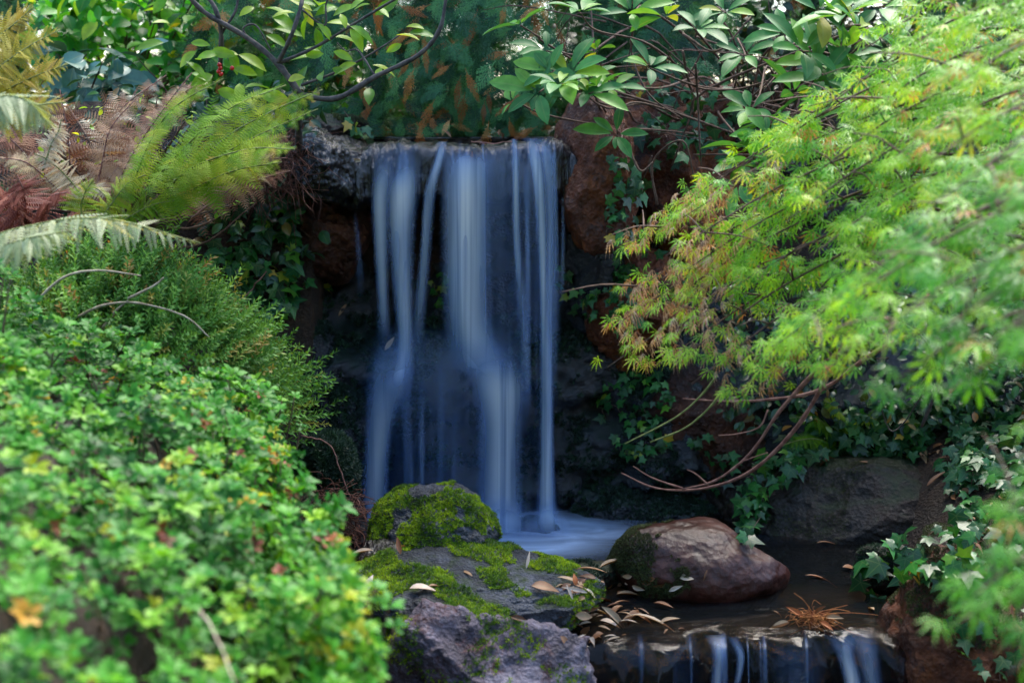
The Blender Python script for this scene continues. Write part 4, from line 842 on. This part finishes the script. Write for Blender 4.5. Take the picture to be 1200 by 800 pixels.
# ------------------------------------------------------------------ laceleaf maple
def maple():
    loc = np.array([1.75, 3.2, gz(1.75, 3.2)]); root = empty('japanese_maple', tuple(loc), 'laceleaf maple cascading in bright green layers from the right', 'tree')
    crown = np.array([1.55, 3.1, 1.75]); LM = maple_tm(); st = []; P, D, Nn, Sz, Rn = [], [], [], [], []; dry = []
    st.append(tube([loc - (0, 0, .1), loc + (-.05, 0, .4), (crown + loc) / 2 + (.1, 0, .1), crown], .06, .03, 9, 6))
    # branches: start px (right), end px (left tip), depth start, depth end, sag
    br = [(1290, -40, 1075, 5, 3.0, 2.9), (1290, -20, 1010, 60, 3.1, 3.0), (1290, 10, 1000, 100, 3.1, 2.95), (1290, 30, 960, 130, 3.1, 3.0), (1290, 50, 905, 165, 3.2, 3.05), (1280, 80, 870, 195, 3.2, 3.05), (1280, 100, 830, 215, 3.2, 3.1), (1280, 120, 795, 240, 3.2, 3.1),
          (1270, 140, 800, 255, 3.2, 3.0), (1270, 150, 760, 275, 3.2, 3.1), (1260, 170, 722, 290, 3.2, 3.1), (1260, 180, 780, 300, 3.1, 2.95), (1260, 200, 775, 335, 3.1, 3.0), (1250, 210, 735, 345, 3.2, 3.1), (1250, 230, 755, 370, 3.1, 3.0), (1250, 230, 715, 385, 3.2, 3.1), (1250, 250, 770, 400, 3.1, 2.9), (1250, 260, 712, 430, 3.2, 3.1),
          (1240, 270, 790, 425, 3.1, 2.95), (1240, 280, 760, 435, 3.2, 3.1), (1240, 280, 810, 450, 3.0, 2.9), (1240, 290, 850, 470, 3.0, 2.85), (1240, 290, 880, 440, 3.0, 2.8), (1240, 300, 930, 430, 3.0, 2.8), (1240, 200, 950, 300, 2.9, 2.7), (1240, 150, 920, 260, 2.9, 2.75), (1240, 100, 960, 200, 2.9, 2.8), (1240, 60, 1020, 130, 2.9, 2.8), (1250, 10, 1060, 60, 2.9, 2.8), (1240, 250, 980, 380, 2.9, 2.7),
          (1290, -60, 1130, -20, 2.8, 2.7), (1290, 0, 1120, 40, 2.7, 2.6), (1290, 60, 1080, 110, 2.7, 2.6), (1290, 120, 1040, 190, 2.7, 2.55), (1290, 190, 1060, 270, 2.7, 2.5), (1300, 90, 1140, 160, 2.5, 2.4),
          # nearer, blurred
          (1330, 260, 1000, 350, 2.2, 2.0), (1330, 240, 940, 380, 2.2, 2.05), (1330, 300, 1040, 380, 2.0, 1.85), (1330, 180, 1090, 240, 2.1, 1.95), (1330, 330, 1100, 390, 1.95, 1.8), (1340, 200, 1160, 250, 1.9, 1.8), (1330, 350, 1150, 410, 1.9, 1.75), (1330, 340, 985, 415, 2.3, 2.1), (1330, 380, 1050, 445, 2.2, 2.0), (1330, 390, 1110, 460, 2.0, 1.9), (1330, 250, 1030, 300, 2.3, 2.1), (1330, 130, 1090, 190, 2.4, 2.2), (1330, 60, 1120, 100, 2.5, 2.3), (1300, 300, 900, 410, 2.9, 2.6), (1300, 330, 960, 440, 2.9, 2.6),
          (1340, 560, 1170, 600, 1.8, 1.7), (1340, 620, 1140, 700, 1.8, 1.65), (1340, 700, 1120, 730, 1.8, 1.65), (1340, 500, 1185, 540, 1.9, 1.8), (1340, 640, 1190, 660, 1.7, 1.6), (1340, 740, 1180, 790, 1.7, 1.6)]
    for x0, y0, x1, y1, Y0, Y1 in br:
        a, e = np.array(at(x0, y0, Y0)), np.array(at(x1, y1, Y1)); L_ = np.linalg.norm(e - a)
        m1 = a + (e - a) * .35 + np.array([0, 0, .13 * L_]); m2 = a + (e - a) * .7 + np.array([0, 0, .10 * L_]); s0 = crown if Y0 > 1.95 or y0 < 400 else loc + (0, 0, .5)
        C = smooth_path([a, m1, m2, e], 10); st.append(tube([s0 + rng.normal(0, .05, 3), (s0 + a) / 2 + np.array([.05, 0, .10]), a, m1, m2, e], .007, .0012, 6, 6)); T_ = nrm(np.gradient(C, axis=0))
        near = Y1 < 2.3; nl = int(L_ * (75 if near else 290))
        for i in range(nl):
            t = rng.random() ** .85; k = int(t * (len(C) - 1)); tip = t > .78
            off = rng.normal(0, 1, 3) * np.array([.05, .06, .016]) * (1 - .55 * t); p = C[k] + off
            tw = T_[k] * rng.uniform(.6, 1.3) + np.array([rng.normal(-.2, .38), rng.normal(-.25, .38), rng.normal(-.35, .22)])
            P.append(p); D.append(tw); Nn.append(np.array([rng.normal(-.15, .45), rng.normal(-.35, .45), 1]))
            if noise.noise(Vector(p) * 9) < -.12 and not near:
                P.pop(); D.pop(); Nn.pop(); continue
            sz = rng.uniform(.026, .052) * (1 - .25 * t) * (1.35 if near else 1)
            Sz.append(sz); Rn.append(np.clip(rng.normal(.45, .2) + (.15 if tip else 0) - .35 * (Y0 < 2.3), 0, .93) if rng.random() > .03 else 1.)
            if tip and x1 < 870 and y1 > 230 and rng.random() < .55: dry.append(len(P) - 1)
        for j in range(int(L_ * 9)):   # side twigs
            k = rng.integers(2, len(C) - 1); q = C[k] + rng.normal(0, 1, 3) * (.07, .08, .035); st.append(tube([C[k], (C[k] + q) / 2 + (0, 0, .01), q], .0022, .001, 4, 3))
    P, D, Nn, Sz, Rn = map(np.array, (P, D, Nn, Sz, Rn)); dm = np.zeros(len(P), bool); dm[dry] = True
    V, F, A = place(LM, P[~dm], frames(D[~dm], Nn[~dm]), Sz[~dm], Rn[~dm]); mesh_obj('foliage', V, F, M['maple'], root, attrs=A)
    cur = LM[0].copy(); cur[:, 2] -= .9 * (cur[:, 0] ** 2 + cur[:, 1] ** 2); cur[:, 0] *= .55
    V, F, A = place((cur, LM[1], LM[2]), P[dm], frames(D[dm], Nn[dm]), Sz[dm] * .95); mesh_obj('withered_leaf_tips', V, F, M['maple_dry'], root, attrs=A)
    V, F, A = merge(st); mesh_obj('branches', V, F, M['twig'], root)
    bare = [([(1250, 330, 3.0), (1050, 400, 3.1), (965, 455, 3.2), (900, 468, 3.25), (850, 470, 3.3), (800, 467, 3.3)], .006, .0018, 'redtwig'),
            ([(1000, 380, 3.1), (965, 450, 3.15), (930, 505, 3.2), (880, 552, 3.25), (825, 572, 3.3), (770, 572, 3.3), (728, 554, 3.3)], .006, .002, 'redtwig'),
            ([(960, 430, 3.1), (915, 480, 3.15), (880, 530, 3.2), (840, 562, 3.25), (800, 573, 3.3)], .005, .002, 'redtwig'), ([(800, 572, 3.3), (765, 560, 3.3), (742, 546, 3.3)], .0028, .001, 'redtwig'),
            ([(1010, 375, 2.95), (985, 410, 2.95), (955, 428, 2.95), (930, 432, 2.95)], .004, .0018, 'redtwig'), ([(830, 568, 3.27), (815, 555, 3.25), (805, 550, 3.25)], .0025, .001, 'redtwig'),
            ([(870, 540, 3.2), (885, 535, 3.2), (900, 530, 3.2)], .002, .001, 'redtwig'), ([(840, 440, 3.2), (820, 465, 3.2), (790, 490, 3.2), (732, 520, 3.2)], .0028, .0018, 'greentwig'), ([(850, 445, 3.2), (838, 470, 3.2), (805, 500, 3.2), (762, 518, 3.2)], .003, .002, 'greentwig'),
            ([(900, 480, 3.2), (890, 500, 3.2), (865, 508, 3.2), (842, 510, 3.2)], .002, .001, 'redtwig'), ([(1110, 400, 3.3), (1100, 450, 3.35), (1080, 500, 3.4)], .006, .004, 'bark'), ([(1085, 350, 3.3), (1090, 430, 3.35), (1070, 480, 3.4), (1045, 505, 3.45), (1030, 470, 3.4)], .0025, .0015, 'bark'), ([(1060, 380, 3.2), (1085, 400, 3.25), (1100, 440, 3.3)], .003, .002, 'bark')]
    by = {}
    for pts, a, b, mt in bare: by.setdefault(mt, []).append(tube([at(*p) for p in pts], a, b, 6, 6))
    for mt, l in by.items():
        V, F, A = merge(l); tag(mesh_obj('bare_twigs', V, F, M[mt], root), {'redtwig': 'pinkish brown leafless twigs curving over the pool', 'greentwig': 'green twig ends', 'bark': 'dark thin stems'}[mt])
maple()

# ------------------------------------------------------------------ ivy
IVY = ivy_tm()
def inpoly(x, y, poly):
    c = False; j = len(poly) - 1
    for i in range(len(poly)):
        if (poly[i][1] > y) != (poly[j][1] > y) and x < (poly[j][0] - poly[i][0]) * (y - poly[i][1]) / (poly[j][1] - poly[i][1]) + poly[i][0]: c = not c
        j = i
    return c
def ivy(label, poly, n, size, loc_px, up=.55, lift=.03, bright=0.0, group='ivy growing over the rocks and banks', clump=-.25, ymax=6):
    xs, ys = [p[0] for p in poly], [p[1] for p in poly]; P, Nn = [], []; tries = 0
    while len(P) < n and tries < n * 25:
        tries += 1; x, y = random.uniform(min(xs), max(xs)), random.uniform(min(ys), max(ys))
        if not inpoly(x, y, poly) or noise.noise(Vector((x * .035, y * .035, 7))) < clump: continue
        h = hit(x, y)
        if h is None or h[0].y > ymax: continue
        P.append(tuple(h[0] + h[1] * random.uniform(.2, 1) * lift + Vector((0, -.3, .1)) * lift * random.random())); Nn.append(tuple(h[1]))
    P, Nn = np.array(P), np.array(Nn); m = len(P); root = empty('ivy', tuple(P[P[:, 2].argmin()]), label, 'ivy', group)
    nn = nrm(Nn * .6 + np.array([0, -.35, up]) + .38 * rng.normal(size=(m, 3))); D = nrm(np.stack([rng.normal(0, .8, m), rng.normal(-.3, .3, m), rng.normal(-.55, .5, m)], 1))
    rn = np.clip(rng.beta(1.6, 2.2, m) + bright, 0, .97); rn[rng.random(m) < .015] = 1
    V, F, A = place(IVY, P, frames(D, nn), rng.uniform(size * .55, size * 1.15, m) , rn); mesh_obj('foliage', V, F, M['ivy'], root, attrs=A)
    st = []
    dist = np.linalg.norm(P - P[0], axis=1); src = np.zeros(m, int); done = np.zeros(m, bool); done[0] = True
    for _ in range(m - 1):     # every leaf joins the vine at its nearest neighbour
        i = int(np.argmin(np.where(done, 9e9, dist))); q = src[i]; done[i] = True; dd = np.linalg.norm(P - P[i], axis=1); k = dd < dist; src[k] = i; dist[k] = dd[k]
        if 1:
            a, b = P[i] - nn[i] * .012, P[q] - nn[q] * .012
            if 1: st.append(tube([a, (a + b) / 2 - nn[i] * .006 + rng.normal(0, .005, 3), b], .0012, .0012, 4, 3))
    V, F, A = merge(st); mesh_obj('stems', V, F, M['twig'], root); return root
ivy('ivy curtain hanging on the dark rock at the left, below the green fern', [(238, 205), (300, 190), (352, 235), (345, 300), (365, 330), (335, 368), (285, 380), (228, 362), (240, 290)], 260, .046, 0, bright=.08)
ivy('few bright ivy leaves on the dark wall left of the falls', [(378, 330), (398, 335), (396, 352), (380, 350)], 4, .03, 0, bright=.4, clump=-9)
ivy('tiny ivy sprig low on the wet moss left of the falls', [(325, 415), (358, 412), (352, 455), (330, 450)], 12, .022, 0, bright=.35, clump=-9)
ivy('small ivy cluster on the rock behind the falling water', [(500, 322), (528, 320), (530, 368), (508, 358)], 14, .028, 0, bright=.45, clump=-9)
ivy('ivy trailing down between the rusty rocks right of the falls', [(715, 185), (745, 185), (760, 260), (800, 300), (800, 345), (745, 380), (712, 350), (705, 260)], 110, .038, 0, bright=.05)
ivy('ivy with bright small leaves beside the right edge of the falls', [(655, 300), (690, 320), (740, 345), (750, 400), (700, 375), (660, 350)], 45, .03, 0, bright=.3)
ivy('ivy patch on the rock below the maple tips', [(705, 445), (770, 440), (790, 470), (785, 530), (745, 540), (708, 500)], 95, .034, 0, bright=.12)
ivy('ivy leaves scattered on the rust brown rock above the pool', [(800, 500), (850, 500), (870, 590), (820, 570)], 22, .034, 0)
ivy('broad carpet of glossy ivy over the bank above the large dark boulder', [(862, 648), (880, 560), (930, 510), (1010, 480), (1260, 450), (1260, 600), (1150, 585), (1125, 555), (1060, 535), (985, 535), (925, 565), (888, 618)], 1000, .045, 0, up=.9, lift=.06)
ivy('glossy ivy spilling over the mossy stones at the right edge of the pool', [(1012, 662), (1040, 635), (1115, 625), (1220, 600), (1220, 670), (1150, 700), (1090, 680), (1060, 672), (1035, 690), (1010, 690)], 120, .052, 0, up=.7, lift=.05, bright=.1)
ivy('ivy leaves on the wet block at the left end of the waterfall lip', [(398, 128), (450, 135), (468, 152), (440, 165), (405, 158)], 20, .035, 0, bright=.25, clump=-9)
ivy('dark ivy climbing the bank behind the rhododendron', [(740, 60), (880, 50), (900, 180), (760, 200)], 110, .045, 0)
ivy('ivy clump between the large dark boulder and the right edge of the picture', [(1095, 545), (1220, 540), (1220, 625), (1130, 625), (1110, 580)], 90, .045, 0, up=.8, lift=.04, bright=.05, clump=-9)
ivy('sparse ivy on the boulder at the bottom right corner', [(1110, 700), (1190, 700), (1190, 800), (1110, 800)], 22, .035, 0)

# ------------------------------------------------------------------ roots, twigs and dark cushion at the left
rt = empty('root_mat', tuple(at(395, 600, 3.5)), 'reddish brown fibrous roots hanging over the dark rock left of the mossy boulder', 'roots')
st = []
for i in range(420):
    p = np.array(at(rng.uniform(352, 418), rng.uniform(575, 640), rng.uniform(3.36, 3.5))); q = p + rng.normal(0, .04, 3) + (.01, -.01, -.025); st.append(tube([p, (p + q) / 2 + rng.normal(0, .012, 3) + (.01, 0, .01), q], .0013, .0007, 3, 3))
V, F, A = merge(st); mesh_obj('roots', V, F, M['rootm'], rt)
rt2 = empty('root_mat', tuple(at(340, 200, 4.0)), 'tangle of rusty dead stems on the left shoulder of the wet block', 'roots'); st = []
for i in range(500):
    p = np.array(at(rng.uniform(285, 362), rng.uniform(160, 225), rng.uniform(3.85, 4.05))); q = p + rng.normal(0, .045, 3) + (.02, -.01, -.03); st.append(tube([p, (p + q) / 2 + rng.normal(0, .012, 3), q], .0013, .0007, 3, 3))
V, F, A = merge(st); mesh_obj('roots', V, F, M['rootm'], rt2)
cush = px_rock('moss_cushion', 'dark green feathery cushion hanging between the shrub and the falls', 345, 418, 512, 600, 3.6, .1, M['dark'], seed=51, amp=.15, sub=5, cat='moss'); moss(cush, 9000, M['moss_dark'], thr=-1.1, nthr=-1, size=(.012, .026), seed=52)
st = []
for i, (lab, pts, r_) in enumerate([('thin reddish twig crossing the ivy at the left', [(250, 372, 3.9), (280, 355, 3.88), (312, 318, 3.86)], .0025), ('brown twig arching over the dark cushion beside the pool', [(352, 510, 3.4), (385, 520, 3.4), (400, 555, 3.4), (412, 590, 3.4)], .0022),
        ('pale dry stalk lying in the lower left shrub', [(235, 715, 1.75), (255, 750, 1.7), (275, 800, 1.6)], .0018), ('straight dry stalk slanting up through the ferns', [(225, 255, 3.6), (265, 225, 3.6), (320, 180, 3.7)], .003), ('thin twig stuck upright on the waterfall lip', [(552, 166, 3.95), (575, 168, 3.94), (600, 166, 3.94)], .002)]):
    V, F, A = tube([at(*p) for p in pts], r_, r_ * .7, 6, 8, wob=.001); tag(mesh_obj('twig', V, F, M['redtwig'] if i != 2 else M['pale'], origin=tuple(V.mean(0))), lab, 'twig')

# ------------------------------------------------------------------ fallen leaves
add_solid(*pool_bvh)
DLS = [leaf_tm(w_, lanc, 6, f_, d_, .08) for w_, f_, d_ in ((.16, .5, .3), (.26, .8, .05), (.40, .3, .45))]; DL = DLS[1]
def fallen(px, py, ln, ang, rnd, label, group=None, tilt=.15, stand=False, name='fallen_leaf', mat='litter'):
    h = hit(px, py)
    if h is None: return
    p, n = h; p = p + n * .004; a = R(ang); d = Vector((math.cos(a), math.sin(a), 0)); n = Vector(n) + Vector(rng.normal(0, tilt, 3))
    if stand: d = Vector((math.cos(a), 0, math.sin(a))); n = Vector((.1, -1, .3))
    d = np.array(d - n.normalized() * d.dot(n.normalized())); s = ln * MPP(p.y)
    V, F, A = place(DLS[0 if ln > 45 else int(rng.integers(3))], [np.array(p) + np.array([0, 0, .002])], frames(d[None], np.array(n)[None]), np.array([s]), [rnd]); V[:, 2] += .05 * s
    # give the blade a thickness
    k = len(V); nn = np.array(n.normalized()) * .0006; V2 = np.vstack([V, V - nn]); F2 = np.vstack([F, F[:, ::-1] + k])
    tag(mesh_obj(name, V2, F2, M[mat], origin=tuple(p), attrs={'rnd': np.tile(A['rnd'], 2), 'luv': np.vstack([A['luv']] * 2)}), label, 'leaf', group)
for a in [(616, 672, 24, 75, .82, 'white oval leaf standing upright at the edge of the slab', None, .1, True), (520, 598, 9, 20, .84, 'tiny pale leaf on top of the mossy boulder'), (478, 640, 20, 150, 1.0, 'curled orange leaf on the wet stone left of the mossy boulder'),
          (470, 655, 24, 100, .98, 'orange brown leaf upright beside the curled one', None, .1, True), (440, 648, 34, 175, .7, 'long cream leaf on the wet blue grey stone'), (478, 694, 34, 5, .8, 'pink white leaf at the left end of the slab'), (425, 698, 26, 60, .84, 'white leaf tip poking above the lower left sprig', None, .1, True),
          (415, 712, 24, 170, .65, 'straw leaf lying under the white leaf tip'), (500, 690, 20, 30, .4, 'tan leaf crossing the pink white leaf'), (595, 725, 26, -10, .05, 'dark red brown leaf on the grey pink rock'), (795, 680, 28, 15, .72, 'pinkish leaf stuck to the front of the brown boulder'),
          (829, 668, 16, 250, .1, 'small orange leaf stuck beside the pinkish one on the boulder'), (672, 708, 22, 110, .84, 'white leaf at the right corner of the slab', None, .1, True), (700, 712, 60, -25, .62, 'long straw blade floating on the water by the slab'), (735, 725, 60, -20, .68, 'second long straw blade, nearer the lower cascade'),
          (690, 698, 34, 160, .83, 'pale leaf on the water right of the slab corner'), (675, 690, 16, 95, 1, 'bright orange scrap standing behind the pale leaves', None, .1, True), (720, 700, 34, 10, .45, 'tan leaf on the water below the brown boulder'), (650, 680, 42, -8, .5, 'tan leaf on the back edge of the slab'),
          (672, 672, 40, -15, .4, 'brown leaf on the thin flat stone'), (700, 670, 34, 10, .6, 'cream leaf on the thin flat stone'), (620, 690, 36, 0, .35, 'brown leaf flat on the moss at the right of the slab'), (555, 680, 30, 130, .45, 'narrow dry leaf across the moss of the slab'), (905, 718, 16, 0, .4, 'small brown leaf floating right of the brown boulder'),
          (1025, 718, 20, 100, .62, 'yellow brown leaf by the foot of the right boulder'), (1010, 680, 30, 20, .45, 'tan leaf at the water edge below the ivy sprig'), (985, 668, 30, 8, .25, 'long brown leaf below the large dark boulder'), (940, 678, 46, 5, .15, 'sunken orange brown leaf in the pool'), (955, 640, 26, 12, .3, 'thin brown leaf along the foot of the large dark boulder'),
          (950, 505, 22, 85, .75, 'pale leaf hanging on the small fern', None, .1, True), (1090, 465, 16, 80, .75, 'cream leaf hanging below the maple stems', None, .1, True), (1160, 480, 22, 60, .4, 'brown curled leaf on the ivy at the right edge'), (1015, 525, 50, 175, .3, 'long brown leaf lying on the ivy carpet'), (1035, 528, 26, 100, .45, 'tan leaf upright on the ivy carpet', None, .1, True),
          (1120, 590, 40, 60, .3, 'large brown leaf among ivy right of the dark boulder'), (1085, 575, 34, 30, .2, 'rust leaf at the right shoulder of the dark boulder'), (450, 415, 22, 55, .62, 'yellow leaf stuck on the wet rock left of the falls', None, .1, True), (395, 375, 24, 60, .4, 'tan leaf on the dark wall by the left moss', None, .1, True), (527, 165, 22, 170, .66, 'cream leaf folded over the waterfall lip'),
          (553, 178, 22, 265, .3, 'rust spray caught on the waterfall lip', None, .1, True), (425, 190, 18, 200, .65, 'yellow leaf on the wet block'), (500, 160, 20, 20, .55, 'pale leaf on the top of the waterfall lip')]:
    fallen(*a)
for i in range(80):   # small floating debris between slab and cascade
    fallen(rng.triangular(640, 690, 800), rng.uniform(676, 750), rng.uniform(6, 30), rng.uniform(-40, 60) + 180 * (i % 2), rng.choice([.02, .12, .2, .35, .5, .7, .84]), 'small dry leaf scrap in the floating raft between mossy slab and lower cascade', 'leaf scraps floating between the slab and the cascade')
for i in range(50):
    qx, qy = (rng.uniform(1125, 1210), rng.uniform(540, 640)) if i % 3 else (rng.uniform(960, 1130), rng.uniform(520, 546))
    fallen(qx, qy, rng.uniform(14, 34), rng.uniform(0, 360), rng.uniform(0, .5), 'dry brown leaf in the litter on the bank right of the large dark boulder', 'dry leaves littering the right bank')
for i in range(12):
    fallen(rng.uniform(460, 690), rng.uniform(160, 166), rng.uniform(10, 22), rng.uniform(0, 360), rng.uniform(.1, .7), 'dry scrap of leaf lying on the stream bed above the lip', 'leaf scraps above the waterfall lip')
fallen(145 * 1.0, 622, 26, 20, 1, 'reddish leaf lying on the lower left shrub')
# clump snagged on the lower lip
h = hit(952, 728); c = np.array(h[0]); root = empty('debris_clump', tuple(c), 'orange brown clump of roots and leaves snagged on the lower lip', 'debris'); st = []
for i in range(120):
    p = c + rng.normal(0, 1, 3) * (.022, .015, .008) + (0, 0, .012); q = p + rng.normal(0, 1, 3) * (.03, .015, .014) + (.01, -.01, -.008); st.append(tube([p, (p + q) / 2 + rng.normal(0, .005, 3), q], .0012, .0006, 3, 3))
st.append(tube([c + (0, 0, .02), c + (-.02, 0, .05), c + (-.045, 0, .07)], .0016, .0012, 5, 5))
V, F, A = merge(st); mesh_obj('fibres', V, F, bark_mat('orange_fibre', (.22, .06, .015), (.5, .2, .05)), root)
for q, d, l_, r_ in (((-.02, -.01, .012), (-1, .3, .6), .05, 1), ((0, -.01, .02), (.4, -.3, .5), .04, .1), ((-.05, 0, 0), (-1, -.5, -.1), .06, .6), ((.02, -.01, .015), (1, -.4, .1), .05, .5), ((.01, -.02, .01), (.6, -.8, -.2), .045, 1)):
    V, F, A = place(DL, [c + q], frames(np.array([d], float), np.array([(0, -.8, 1.)])), np.array([l_]), [r_]); mesh_obj('dry_leaf', V, F, M['litter'], root, attrs=A)
V, F, A = place(DL, [c + (.035, -.03, -.005)], frames(np.array([(1, -.5, -.55)]), np.array([(.2, -.8, 1.)])), np.array([.085]), [.5]); mesh_obj('green_leaf', V, F, M['gloss'], root, attrs=A)
for o in list(bpy.data.objects):
    if '_' in o.keys(): del o['_']
